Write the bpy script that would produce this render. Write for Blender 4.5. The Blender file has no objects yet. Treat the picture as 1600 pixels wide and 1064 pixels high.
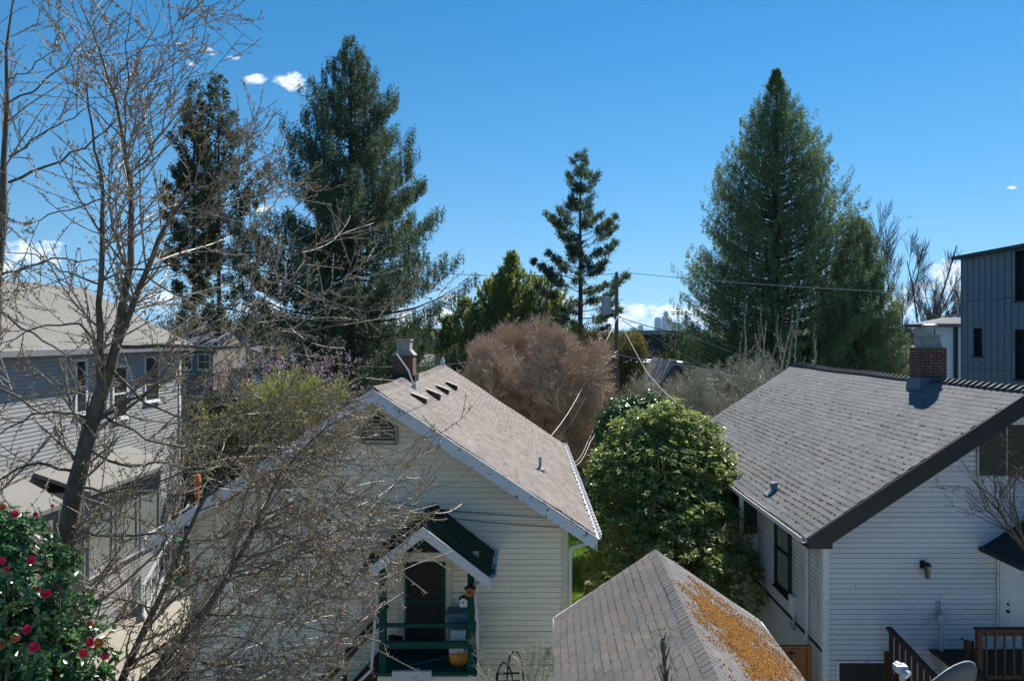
import bpy, math, random
import numpy as np
# ---------------------------------------------------------------- frame of reference
# X right, Y away along the houses' ridges, Z up; the camera stands 9 m above the yard.
FOC, CX, HY, EYE = 1067.0, 822.0, 526.0, 9.0
def P(px, py, Y): return ((px-CX)*Y/FOC, Y, EYE-(py-HY)*Y/FOC)
def PX(px, Y): return (px-CX)*Y/FOC
def PZ(py, Y): return EYE-(py-HY)*Y/FOC
C = bpy.context.scene.collection
R = math.radians
rad = math.radians

# ---------------------------------------------------------------- materials
def new_mat(name):
    m = bpy.data.materials.new(name); m.use_nodes = True
    nt = m.node_tree
    for n in list(nt.nodes): nt.nodes.remove(n)
    return m, nt
def N(nt, t, **kw):
    n = nt.nodes.new(t)
    for k, v in kw.items():
        if k in n.inputs.keys() if isinstance(k, str) else False: n.inputs[k].default_value = v
        else: setattr(n, k, v)
    return n
def L(nt, a, b): nt.links.new(a, b)
def math_n(nt, op, a, b=None, clamp=False):
    n = nt.nodes.new('ShaderNodeMath'); n.operation = op; n.use_clamp = clamp
    for i, v in enumerate((a, b)):
        if v is None: continue
        if isinstance(v, (int, float)): n.inputs[i].default_value = v
        else: L(nt, v, n.inputs[i])
    return n.outputs[0]
def ramp(nt, fac, cols, pos=None):
    r = nt.nodes.new('ShaderNodeValToRGB'); e = r.color_ramp.elements
    k = len(cols); pos = pos or [i/(k-1) for i in range(k)]
    while len(e) < k: e.new(0.5)
    for i in range(k):
        e[i].position = pos[i]; c = cols[i]
        e[i].color = (c[0], c[1], c[2], 1)
    L(nt, fac, r.inputs[0]); return r.outputs[0]
def noise(nt, scale, detail=4, stretch=(1,1,1), rough=.55, coord='Object'):
    tc = nt.nodes.new('ShaderNodeTexCoord'); mp = nt.nodes.new('ShaderNodeMapping')
    mp.inputs['Scale'].default_value = stretch
    L(nt, tc.outputs[coord], mp.inputs[0])
    n = nt.nodes.new('ShaderNodeTexNoise'); n.inputs['Scale'].default_value = scale
    n.inputs['Detail'].default_value = detail; n.inputs['Roughness'].default_value = rough
    L(nt, mp.outputs[0], n.inputs['Vector']); return n.outputs['Fac']
def PM(name, cols, rough=.8, scale=5, detail=4, island=0., stretch=(1,1,1), bump=0., bscale=40,
       spec=.4, metallic=0., transl=0., tcol=1.5, pos=None, coat=0., contrast=1.8, stain=None):
    m, nt = new_mat(name)
    f = noise(nt, scale, detail, stretch)
    f = math_n(nt, 'MULTIPLY_ADD', f, contrast); nt.nodes[-1].inputs[2].default_value = .5-contrast*.5
    if island > 0:
        g = nt.nodes.new('ShaderNodeNewGeometry')
        a = math_n(nt, 'MULTIPLY', f, 1-island); b = math_n(nt, 'MULTIPLY', g.outputs['Random Per Island'], island)
        f = math_n(nt, 'ADD', a, b, True)
    col = ramp(nt, f, cols, pos)
    if stain:                                   # (colour, scale, stretch, threshold, softness)
        sc, ss, st, th, so = stain
        sf = noise(nt, ss, 5, st, .65)
        sf = math_n(nt, 'MULTIPLY', math_n(nt, 'SUBTRACT', sf, th), 1/so, True)
        mx = nt.nodes.new('ShaderNodeMix'); mx.data_type = 'RGBA'
        L(nt, sf, mx.inputs[0]); L(nt, col, mx.inputs[6]); mx.inputs[7].default_value = (*sc, 1)
        col = mx.outputs[2]
    p = nt.nodes.new('ShaderNodeBsdfPrincipled'); L(nt, col, p.inputs['Base Color'])
    p.inputs['Roughness'].default_value = rough; p.inputs['Metallic'].default_value = metallic
    p.inputs['Specular IOR Level'].default_value = spec; p.inputs['Coat Weight'].default_value = coat
    p.inputs['Coat Roughness'].default_value = .15
    if bump > 0:
        bn = noise(nt, bscale, 3, (1,1,1)); b = nt.nodes.new('ShaderNodeBump')
        b.inputs['Strength'].default_value = bump; b.inputs['Distance'].default_value = .02
        L(nt, bn, b.inputs['Height']); L(nt, b.outputs[0], p.inputs['Normal'])
    out = nt.nodes.new('ShaderNodeOutputMaterial'); sh = p.outputs[0]
    if transl > 0:
        t = nt.nodes.new('ShaderNodeBsdfTranslucent')
        hs = nt.nodes.new('ShaderNodeHueSaturation'); hs.inputs['Value'].default_value = tcol; hs.inputs['Saturation'].default_value = 1.1
        L(nt, col, hs.inputs['Color']); L(nt, hs.outputs[0], t.inputs[0])
        mx = nt.nodes.new('ShaderNodeMixShader'); mx.inputs[0].default_value = transl
        L(nt, sh, mx.inputs[1]); L(nt, t.outputs[0], mx.inputs[2]); sh = mx.outputs[0]
    L(nt, sh, out.inputs[0]); return m

# ---------------------------------------------------------------- objects
def thing(name, label, cat, loc=(0,0,0), rz=0, group=None):
    o = bpy.data.objects.new(name, None); C.objects.link(o)
    o.location = loc; o.rotation_euler = (0,0,rz); o.empty_display_size = .2
    o['label'] = label; o['category'] = cat
    if group: o['group'] = group
    return o
def tag(o, label, cat, group=None):
    o['label'] = label; o['category'] = cat
    if group: o['group'] = group
    return o
def struct(o): o['kind'] = 'structure'; return o
def stuff(o, label, cat): o['kind'] = 'stuff'; o['label'] = label; o['category'] = cat; return o

class MB:
    """collects geometry, then links ONE mesh object; coordinates are the parent's"""
    def __init__(s): s.v = []; s.f = []; s.m = []; s.n = 0; s.tri = []; s.tm = []
    def add(s, vs, fs, m=0):
        vs = np.asarray(vs, dtype=np.float64).reshape(-1, 3); b = s.n
        s.v.append(vs); s.n += len(vs)
        for f in fs:
            s.f.append(tuple(b+i for i in f)); s.m.append(m)
        return s
    def add_np(s, vs, faces, m=0):
        """faces: int array (n,4) or (n,3)"""
        b = s.n; s.v.append(np.asarray(vs, dtype=np.float64)); s.n += len(vs)
        s.tri.append(np.asarray(faces, dtype=np.int64)+b); s.tm.append(m); return s
    def quad(s, a, b, c, d, m=0): return s.add([a,b,c,d], [(0,1,2,3)], m)
    def box(s, x0, x1, y0, y1, z0, z1, m=0):
        return s.add([(x0,y0,z0),(x1,y0,z0),(x1,y1,z0),(x0,y1,z0),(x0,y0,z1),(x1,y0,z1),(x1,y1,z1),(x0,y1,z1)],
                     [(0,3,2,1),(4,5,6,7),(0,1,5,4),(1,2,6,5),(2,3,7,6),(3,0,4,7)], m)
    def hexa(s, lo, hi, m=0):
        return s.add(list(lo)+list(hi), [(0,3,2,1),(4,5,6,7),(0,1,5,4),(1,2,6,5),(2,3,7,6),(3,0,4,7)], m)
    def bar(s, a, b, w, h, m=0, up=(0,0,1)):
        a = np.array(a, float); b = np.array(b, float); t = b-a; t /= np.linalg.norm(t)
        u = np.array(up, float); sd = np.cross(t, u)
        if np.linalg.norm(sd) < 1e-4: sd = np.cross(t, (1,0,0))
        sd /= np.linalg.norm(sd); u = np.cross(sd, t)
        c = [(-1,-1),(1,-1),(1,1),(-1,1)]
        return s.hexa([a+sd*w/2*i+u*h/2*j for i,j in c], [b+sd*w/2*i+u*h/2*j for i,j in c], m)
    def prism(s, pts, d, m=0):
        """closed prism: polygon pts (3D) swept by vector d"""
        k = len(pts); p = [np.array(q, float) for q in pts]; d = np.array(d, float)
        return s.add(p+[q+d for q in p], [tuple(range(k))[::-1], tuple(range(k,2*k))]+[(i,(i+1)%k,k+(i+1)%k,k+i) for i in range(k)], m)
    def tube(s, pts, r, sides=8, m=0, caps=True):
        pts = np.array(pts, float)[None]; k = pts.shape[1]
        rr = (np.full((1,k), r) if np.isscalar(r) else np.array(r, float)[None])
        v, f = tubes(pts, rr, sides); b = s.n; s.add_np(v, f, m)
        if caps:
            s.f.append(tuple(b+i for i in range(sides))[::-1]); s.m.append(m)
            s.f.append(tuple(b+(k-1)*sides+i for i in range(sides))); s.m.append(m)
        return s
    def lathe(s, prof, c=(0,0,0), sides=16, m=0):
        """prof: list of (r,z)"""
        v = []; f = []
        for r, z in prof:
            for i in range(sides):
                a = 2*math.pi*i/sides; v.append((c[0]+r*math.cos(a), c[1]+r*math.sin(a), c[2]+z))
        for j in range(len(prof)-1):
            for i in range(sides):
                f.append((j*sides+i, j*sides+(i+1)%sides, (j+1)*sides+(i+1)%sides, (j+1)*sides+i))
        f.append(tuple(range(sides))[::-1]); f.append(tuple((len(prof)-1)*sides+i for i in range(sides)))
        return s.add(v, f, m)
    def build(s, name, mats, parent=None, smooth=False, loc=None):
        if not isinstance(mats, (list, tuple)): mats = [mats]
        V = np.concatenate(s.v) if s.v else np.zeros((0,3))
        starts = []; loops = []; mi = []; tot = 0
        if s.f:
            ln = np.array([len(f) for f in s.f]); flat = np.array([i for f in s.f for i in f], dtype=np.int64)
            starts.append(np.concatenate(([0], np.cumsum(ln)[:-1]))); loops.append(flat); tot = len(flat); mi.append(np.array(s.m))
        for a, m in zip(s.tri, s.tm):
            n, k = a.shape
            starts.append(tot+np.arange(n)*k); loops.append(a.ravel()); tot += n*k; mi.append(np.full(n, m))
        me = bpy.data.meshes.new(name)
        me.vertices.add(len(V)); me.vertices.foreach_set('co', V.astype(np.float32).ravel())
        lp = np.concatenate(loops).astype(np.int32); st = np.concatenate(starts).astype(np.int32)
        me.loops.add(len(lp)); me.loops.foreach_set('vertex_index', lp)
        me.polygons.add(len(st)); me.polygons.foreach_set('loop_start', st)
        me.polygons.foreach_set('material_index', np.concatenate(mi).astype(np.int32))
        me.polygons.foreach_set('use_smooth', np.full(len(st), bool(smooth)))
        for m in mats: me.materials.append(m)
        me.update(calc_edges=True); me.validate()
        o = bpy.data.objects.new(name, me); C.objects.link(o)
        if parent is not None: o.parent = parent
        if loc is not None: o.location = loc
        return o

def nrm(v): return v/np.maximum(np.linalg.norm(v, axis=-1, keepdims=True), 1e-9)
def tubes(pts, rr, S=4):
    """pts (N,K,3), rr (N,K) -> verts, quads"""
    Nn, K, _ = pts.shape
    t = np.empty_like(pts); t[:,1:-1] = pts[:,2:]-pts[:,:-2]; t[:,0] = pts[:,1]-pts[:,0]; t[:,-1] = pts[:,-1]-pts[:,-2]
    t = nrm(t); av = nrm(pts[:,-1]-pts[:,0])
    ref = np.zeros((Nn,3)); ax = np.argmin(np.abs(av), axis=1); ref[np.arange(Nn), ax] = 1
    n = nrm(np.cross(t, ref[:,None,:])); b = np.cross(t, n)
    a = np.arange(S)*2*math.pi/S
    v = pts[:,:,None,:]+rr[:,:,None,None]*(n[:,:,None,:]*np.cos(a)[None,None,:,None]+b[:,:,None,:]*np.sin(a)[None,None,:,None])
    idx = np.arange(Nn*K*S).reshape(Nn,K,S)
    q = np.stack([idx[:,:-1,:], np.roll(idx[:,:-1,:],-1,2), np.roll(idx[:,1:,:],-1,2), idx[:,1:,:]], -1).reshape(-1,4)
    return v.reshape(-1,3), q
def cards(p, d, Ln, W, rng, up=None, upw=0., fold=.25):
    """leaf or needle-spray faces: a folded rhombus at each p along d"""
    n = len(p); d = nrm(d); r = rng.normal(size=(n,3))
    if up is not None: r = nrm(r)*(1-upw)+np.asarray(up)*upw
    sd = nrm(np.cross(d, r)); nn = np.cross(sd, d)
    Ln = np.broadcast_to(Ln, (n,))[:,None]; W = np.broadcast_to(W, (n,))[:,None]
    a = p; b = p+d*Ln*.5+sd*W*.5+nn*W*fold; c = p+d*Ln; e = p+d*Ln*.5-sd*W*.5+nn*W*fold
    v = np.stack([a,b,c,e],1).reshape(-1,3); i = np.arange(n)[:,None]*4
    f = np.concatenate([i+np.array([[0,1,2]]), i+np.array([[0,2,3]])], 0)
    return v, f
def resample(poly, K):
    poly = np.array(poly, float); s = np.concatenate(([0], np.cumsum(np.linalg.norm(np.diff(poly[:,:3],axis=0),axis=1))))
    u = np.linspace(0, s[-1], K); out = np.stack([np.interp(u, s, poly[:,i]) for i in range(poly.shape[1])], 1)
    o2 = out.copy(); o2[1:-1] = out[1:-1]*.5+(out[:-2]+out[2:])*.25   # soften the corners
    return o2
def spawn(pp, pr, n, t0, t1, length, ang, up, wig, K, ratio, rtip, rng, fall=.5, bias=None, biasw=0., lv=(.6,1.2), bend=.0, prop=False):
    """side branches of every polyline in pp; returns (M,K,3),(M,K)"""
    Nn, Kp, _ = pp.shape; M_ = int(Nn*n)
    idx = np.repeat(np.arange(Nn), int(math.ceil(n)))[:max(M_,1)] if n >= 1 else rng.choice(Nn, max(M_,1), replace=False)
    if prop: wl = np.linalg.norm(np.diff(pp,axis=1),axis=-1).sum(1); idx = rng.choice(Nn, len(idx), p=wl/wl.sum())
    M_ = len(idx); t = rng.uniform(t0, t1, M_); x = t*(Kp-1); i0 = np.minimum(x.astype(int), Kp-2); fr = (x-i0)[:,None]
    a = pp[idx,i0]; b = pp[idx,i0+1]; p0 = a*(1-fr)+b*fr; T = nrm(b-a)
    r0 = (pr[idx,i0]*(1-fr[:,0])+pr[idx,i0+1]*fr[:,0])
    pe = rng.normal(size=(M_,3))
    if bias is not None: pe = nrm(pe)*(1-biasw)+np.asarray(bias)*biasw
    pe -= T*np.sum(pe*T,-1,keepdims=True); pe = nrm(pe)
    an = ang*rng.uniform(.7,1.3,M_)[:,None]; d = np.cos(an)*T+np.sin(an)*pe
    Ln = length*rng.uniform(lv[0],lv[1],M_)*(1-fall*t)
    st = (Ln/(K-1))[:,None]; pts = [p0]; p = p0; bv = nrm(rng.normal(size=(M_,3)))*bend*rng.uniform(.2,1.6,(M_,1))
    for k in range(K-1):
        d = nrm(d+(bv+np.array([0,0,up]))/(K-1)+rng.normal(size=(M_,3))*wig)
        p = p+d*st; pts.append(p)
    pts = np.stack(pts,1); rs = np.maximum(r0*ratio, rtip*1.2)
    lin = np.linspace(0,1,K)[None,:]; rr = rs[:,None]*(1-lin)+rtip*lin
    return pts, rr
def pts_on(pp, n, rng, t0=0., t1=1.):
    """n random points per polyline, with tangents"""
    Nn, K, _ = pp.shape; idx = np.repeat(np.arange(Nn), n); t = rng.uniform(t0,t1,len(idx))*(K-1)
    i0 = np.minimum(t.astype(int), K-2); fr = (t-i0)[:,None]; a = pp[idx,i0]; b = pp[idx,i0+1]
    return a*(1-fr)+b*fr, nrm(b-a)
OCT = np.array([(1,0,0),(0,1,0),(-1,0,0),(0,-1,0),(0,0,1),(0,0,-1)], float)
OCF = np.array([(0,1,4),(1,2,4),(2,3,4),(3,0,4),(1,0,5),(2,1,5),(3,2,5),(0,3,5)])
def lumps(p, size, rng, squash=(1,1,1)):
    n = len(p); size = np.broadcast_to(size,(n,))
    s = size[:,None,None]*rng.uniform(.6,1.4,(n,6,1))*np.asarray(squash)[None,None,:]
    a = rng.uniform(0,6.28,n); ca, sa = np.cos(a)[:,None], np.sin(a)[:,None]
    o = np.repeat(OCT[None],n,0)*s; x = o[...,0]*ca-o[...,1]*sa; y = o[...,0]*sa+o[...,1]*ca
    v = np.stack([x,y,o[...,2]],-1)+p[:,None,:]
    return v.reshape(-1,3), (np.arange(n)[:,None,None]*6+OCF[None]).reshape(-1,3)
SUN_EL, SUN_AZ = rad(50), rad(30)
SUN_STR, SKY_STR, EXPO, SKY_SAT, SKY_HUE, HAZE = 5.0, .070, 0.92, 1.40, .492, 3e-5
# ---------------------------------------------------------------- the palette
m_beige = PM('siding_beige', [(.70,.61,.47),(.82,.74,.60),(.85,.79,.66)], .6, 1.2, 5, island=.35, stretch=(.5,.5,3), stain=((.26,.22,.16), 2.0, (.10,.30,8.4), .56, .18))
m_white = PM('siding_white', [(0.437,0.437,0.470),(0.529,0.529,0.554),(0.571,0.571,0.596)], .5, .8, 5, island=.35, stretch=(.6,.6,2), stain=((.30,.30,.32), .6, (.6,.6,1.2), .55, .3))
m_whiteside = PM('siding_white_side', [(.46,.47,.48),(.60,.60,.60)], .5, .8, 5, stretch=(.6,.6,2), stain=((.20,.22,.12), .45, (1,1,.8), .52, .2))
m_grey = PM('siding_grey', [(0.257,0.266,0.266),(0.323,0.332,0.332)], .6, 1, 4, stretch=(.5,.5,3))
m_trim = PM('white_trim', [(0.506,0.515,0.524),(0.662,0.672,0.681)], .5, 3, 4, stain=((.25,.24,.20), 3, (1,1,1), .56, .15))
m_trimold = PM('peeling_trim', [(.52,.55,.58),(.62,.65,.68)], .55, 3, 4, stain=((.14,.15,.16), 7, (1,1,1), .60, .05))
m_cream = PM('cream_trim', [(.50,.49,.38),(.60,.58,.46)], .5, 3)
m_green = PM('green_paint', [(.002,.055,.042),(.004,.08,.06)], .6, 4, spec=.15)
m_black = PM('black_paint', [(.006,.009,.012),(.014,.017,.021)], .5, 4)
m_wood = PM('deck_wood', [(.035,.016,.009),(.07,.032,.017)], .7, 6, stretch=(1,1,6))
m_cedar = PM('cedar_boards', [(.22,.07,.025),(.33,.12,.04)], .65, 5, stretch=(1,1,6))
m_dark = PM('dark_void', [(.012,.012,.013),(.02,.02,.02)], .7)
m_glass = PM('window_glass', [(.015,.02,.024),(.03,.038,.042)], .06, .8, spec=.6, coat=.2)
m_curtain = PM('curtained_glass', [(.12,.14,.13),(.25,.27,.25)], .12, 2, stretch=(9,9,.4), spec=.6)
m_metal = PM('grey_metal', [(.30,.31,.32),(.42,.43,.44)], .4, 3, metallic=.6)
m_galv = PM('transformer_grey', [(.30,.34,.38),(.37,.41,.45)], .45, 3, spec=.4)
m_brick = None
m_conc = PM('old_concrete', [(.22,.21,.19),(.38,.36,.32)], .9, 6, 6, bump=.3)
m_shbrown = PM('shingle_brown', [(0.113,0.094,0.081),(0.164,0.141,0.126),(0.206,0.185,0.172)], .9, 1.3, 5, island=.6, bump=.3, bscale=120, stain=((.09,.065,.045), 1.6, (1,1,1), .58, .2))
m_shgrey = PM('shingle_grey', [(.092,.097,.100),(.122,.128,.132),(.158,.163,.165)], .9, 1.3, 5, island=.55, bump=.3, bscale=120, stain=((.075,.078,.078), .9, (1,1,1), .6, .3))
m_shgar = PM('shingle_garage', [(0.083,0.084,0.088),(0.114,0.114,0.116),(0.133,0.116,0.107),(0.150,0.148,0.144)], .9, 1.5, 5, island=.7, bump=.35, bscale=140, stain=((.10,.085,.065), 1.1, (1,1,1), .56, .2))
m_shleft = PM('shingle_left', [(0.145,0.140,0.128),(0.183,0.178,0.166)], .9, 1.3, 5, island=.5)
m_shunder = PM('roof_underlay', [(.03,.028,.026),(.05,.047,.043)], .95, 8)
m_shdark = PM('shingle_mossy_dark', [(.018,.022,.016),(.035,.04,.025),(.05,.06,.02)], .95, 3, 5, island=.5)
m_moss = PM('roof_moss', [(0.040,0.028,0.010),(0.096,0.060,0.016),(0.160,0.096,0.024)], .95, 4, 3, island=.7)
m_orange = PM('orange_moss', [(.09,.042,.014),(.21,.085,.012),(.36,.155,.018),(.21,.15,.06)], .95, 3, 4, island=.7)
m_lichen_dots = PM('pale_lichen', [(.14,.06,.015),(.26,.17,.08),(.42,.39,.31),(.30,.14,.03)], .95, 3, 3, island=.8)
m_gmoss = PM('green_moss', [(.02,.03,.008),(.05,.07,.015),(.08,.09,.02)], .95, 4, 3, island=.6)
m_bark = PM('bark', [(0.050,0.042,0.032),(0.108,0.090,0.072),(0.173,0.151,0.126)], .85, 9, 5, stretch=(1,1,.4), bump=.5, bscale=30, stain=((.05,.055,.02), 2.5, (1,1,1), .55, .15))
m_twig = PM('twig_bark', [(.11,.085,.07),(.21,.175,.145),(.36,.315,.275)], .55, 5, 3, spec=.5)
m_bud = PM('buds', [(.16,.10,.04),(.30,.21,.09),(.42,.33,.17)], .7, 4, 2, island=.8)
m_barkd = PM('conifer_bark', [(.045,.035,.028),(.10,.075,.06)], .9, 5)
m_spruce = PM('spruce_needles', [(0.039,0.064,0.037),(0.078,0.121,0.064),(0.127,0.172,0.086),(0.172,0.149,0.103)], .6, .35, 4, island=.45, spec=.12, transl=.2, tcol=1.3, pos=[0,.4,.85,1])
m_cedarf = PM('cedar_sprays', [(0.083,0.127,0.061),(0.143,0.209,0.094),(0.220,0.286,0.121),(0.253,0.220,0.099)], .55, .5, 4, island=.5, spec=.12, transl=.2, tcol=1.3, pos=[0,.4,.85,1])
m_cypress = PM('cypress_sprays', [(0.036,0.048,0.029),(0.066,0.078,0.043),(0.120,0.108,0.060)], .6, .6, 4, island=.5, spec=.12, transl=.28, tcol=1.4)
m_pine = PM('pine_needles', [(.035,.065,.045),(.06,.10,.065),(.11,.13,.07),(.16,.12,.07)], .55, .6, 4, island=.5, spec=.12, transl=.35, tcol=1.5, pos=[0,.4,.8,1])
m_yew = PM('yew_sprays', [(0.083,0.127,0.055),(0.187,0.231,0.083),(0.396,0.363,0.121)], .6, .35, 3, island=.4, spec=.12, transl=.35, tcol=1.6)
m_laurel = PM('laurel_leaves', [(0.095,0.140,0.045),(0.190,0.246,0.084),(0.314,0.358,0.123),(0.336,0.258,0.112)], .30, 1.2, 3, island=.7, transl=.42, tcol=1.5, spec=.5, pos=[0,.45,.93,1])
m_camell = PM('camellia_leaves', [(0.024,0.074,0.026),(0.053,0.127,0.040),(0.106,0.196,0.053)], .22, 1.5, 3, island=.75, transl=.18, spec=.55)
m_flower = PM('camellia_petals', [(.50,.02,.07),(.66,.06,.13)], .5, 12, 2, transl=.2)
m_fuzz = PM('reddish_twigs', [(.33,.25,.18),(.45,.34,.25),(.52,.385,.30)], .7, .25, 3, island=.35)
m_fuzzg = PM('greenish_twigs', [(0.203,0.203,0.081),(0.324,0.351,0.108),(0.459,0.486,0.135)], .7, .4, 3, island=.5, transl=.2)
m_lichen = PM('lichen_twigs', [(0.220,0.209,0.154),(0.352,0.341,0.253),(0.462,0.451,0.363)], .8, .5, 3, island=.4)
m_pink = PM('magnolia_blossom', [(.22,.15,.27),(.38,.26,.38),(.55,.38,.50)], .6, 1, 3, island=.7, transl=.3)
m_vinca = PM('dark_leaves', [(0.038,0.060,0.027),(0.083,0.105,0.042),(0.150,0.165,0.060)], .5, 1, 3, island=.6, transl=.15)
m_lawn = PM('lawn', [(.05,.095,.012),(.085,.15,.018),(.14,.17,.03)], .9, 1.3, 6, bump=.6, bscale=60)
m_blade = PM('grass_blades', [(.055,.11,.012),(.10,.19,.02),(.17,.20,.03)], .7, 1, 3, island=.6, transl=.3)
m_yellow = PM('yellow_weeds', [(.16,.12,.02),(.28,.22,.04),(.10,.12,.02)], .8, 2, 3, island=.7, transl=.3)
m_drive = PM('driveway_concrete', [(0.208,0.192,0.152),(0.288,0.272,0.224)], .9, 1.5, 6, stain=((.16,.14,.10), .8, (1,1,1), .55, .2))
m_asph = PM('asphalt', [(.04,.04,.042),(.06,.06,.062)], .9, 3)
m_dkpanel = PM('dark_metal_cladding', [(.10,.155,.195),(.125,.185,.225)], .42, .7, 3, spec=.45)
m_bluewhite = PM('pale_siding', [(.55,.60,.68),(.62,.67,.74)], .6, 2)
m_pole = PM('weathered_pole', [(.10,.085,.065),(.17,.145,.115)], .9, 3, stretch=(4,4,.4))
m_wire = PM('wire_black', [(.02,.02,.02),(.03,.03,.03)], .6)
m_wirew = PM('wire_pale', [(.42,.41,.38),(.52,.51,.48)], .6, 6)
m_carblue = PM('car_paint_blue', [(.010,.028,.075),(.013,.034,.09)], .3, 2, coat=.8, spec=.5)
m_rubber = PM('rubber', [(.015,.015,.015),(.02,.02,.02)], .8)
m_tower = PM('tower_glass', [(.03,.06,.12),(.055,.10,.17)], .4, .02, 3)
m_hill = PM('wooded_hill', [(.02,.035,.018),(.05,.06,.035),(.15,.14,.13)], .95, .02, 8, pos=[0,.7,1])
m_dish = PM('dish_grey', [(.07,.08,.095),(.10,.115,.13)], .75, 2, spec=.1)
m_bricks = None
def brick_mat(name, c1, c2, mortar):
    m, nt = new_mat(name)
    tc = nt.nodes.new('ShaderNodeTexCoord'); g = nt.nodes.new('ShaderNodeNewGeometry')
    sp = nt.nodes.new('ShaderNodeSeparateXYZ'); L(nt, tc.outputs['Object'], sp.inputs[0])
    s = math_n(nt, 'ADD', sp.outputs[0], sp.outputs[1])
    cb = nt.nodes.new('ShaderNodeCombineXYZ'); L(nt, s, cb.inputs[0]); L(nt, sp.outputs[2], cb.inputs[1])
    b = nt.nodes.new('ShaderNodeTexBrick'); L(nt, cb.outputs[0], b.inputs['Vector'])
    for k, v in (('Scale',1),('Brick Width',.21),('Row Height',.075),('Mortar Size',.009),('Bias',0.)): b.inputs[k].default_value = v
    b.inputs['Color1'].default_value = (*c1,1); b.inputs['Color2'].default_value = (*c2,1); b.inputs['Mortar'].default_value = (*mortar,1)
    f = noise(nt, 7, 5); mx = nt.nodes.new('ShaderNodeMix'); mx.data_type = 'RGBA'; mx.blend_type = 'MULTIPLY'
    c = ramp(nt, f, [(.35,.33,.32),(1.2,1.2,1.2)], [.3,.7]); mx.inputs[0].default_value = .8
    L(nt, b.outputs[0], mx.inputs[6]); L(nt, c, mx.inputs[7])
    p = nt.nodes.new('ShaderNodeBsdfPrincipled'); p.inputs['Roughness'].default_value = .9; L(nt, mx.outputs[2], p.inputs['Base Color'])
    bp = nt.nodes.new('ShaderNodeBump'); bp.inputs['Strength'].default_value = .6; bp.inputs['Distance'].default_value = .01; bp.invert = True
    L(nt, b.outputs['Fac'], bp.inputs['Height']); L(nt, bp.outputs[0], p.inputs['Normal'])
    o = nt.nodes.new('ShaderNodeOutputMaterial'); L(nt, p.outputs[0], o.inputs[0]); return m
m_brick = brick_mat('red_brick', (.17,.045,.03), (.10,.03,.022), (.22,.18,.15))
# ---------------------------------------------------------------- house kit
def add_shingles(mb, ex, ez, rx, rz, y0, y1, e, tab, rng, lift=.005, m=0, dz=None, gap=.006):
    """individual shingle tabs up one roof slope, eave (ex,ez) to ridge (rx,rz)"""
    D = np.array([rx-ex, 0, rz-ez], float); Ls = np.linalg.norm(D); d = D/Ls
    n = np.array([-d[2], 0, d[0]]); n = n if n[2] > 0 else -n
    nc = int(math.ceil(Ls/e)); V = []; 
    for k in range(nc):
        s0 = k*e-.02*(k == 0); s1 = min((k+1)*e+.015, Ls)
        off = (k % 2)*tab/2+rng.uniform(-.04,.04); ys = np.arange(y0-off, y1+tab, tab)+rng.uniform(-.006,.006, len(np.arange(y0-off, y1+tab, tab)))
        a = np.clip(ys[:-1]+gap/2, y0, y1); b = np.clip(ys[1:]-gap/2, y0, y1); ok = b-a > .02; a = a[ok]; b = b[ok]
        lf = lift+rng.uniform(0,.004,len(a)); js = s0+rng.uniform(-.004,.004,len(a))
        def pt(s, y, h):
            s = np.broadcast_to(s, y.shape); p = np.stack([ex+d[0]*s+n[0]*h, y, ez+d[2]*s+n[2]*h], -1)
            if dz is not None: p[:,2] += dz(s/Ls, (y-y0)/(y1-y0))
            return p
        h0 = lf; hb = np.full(len(a), .001); ht = np.full(len(a), .002)
        V.append(np.stack([pt(js,a,hb), pt(js,b,hb), pt(js,b,h0), pt(js,a,h0), pt(s1,b,ht), pt(s1,a,ht)], 1))
    V = np.concatenate(V); k = len(V); i = np.arange(k)[:,None]*6
    f = np.concatenate([i+np.array([[0,1,2,3]]), i+np.array([[3,2,4,5]])], 0)
    if ex > rx: f = f[:, ::-1]
    mb.add_np(V.reshape(-1,3), f, m); return Ls, d, n
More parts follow.
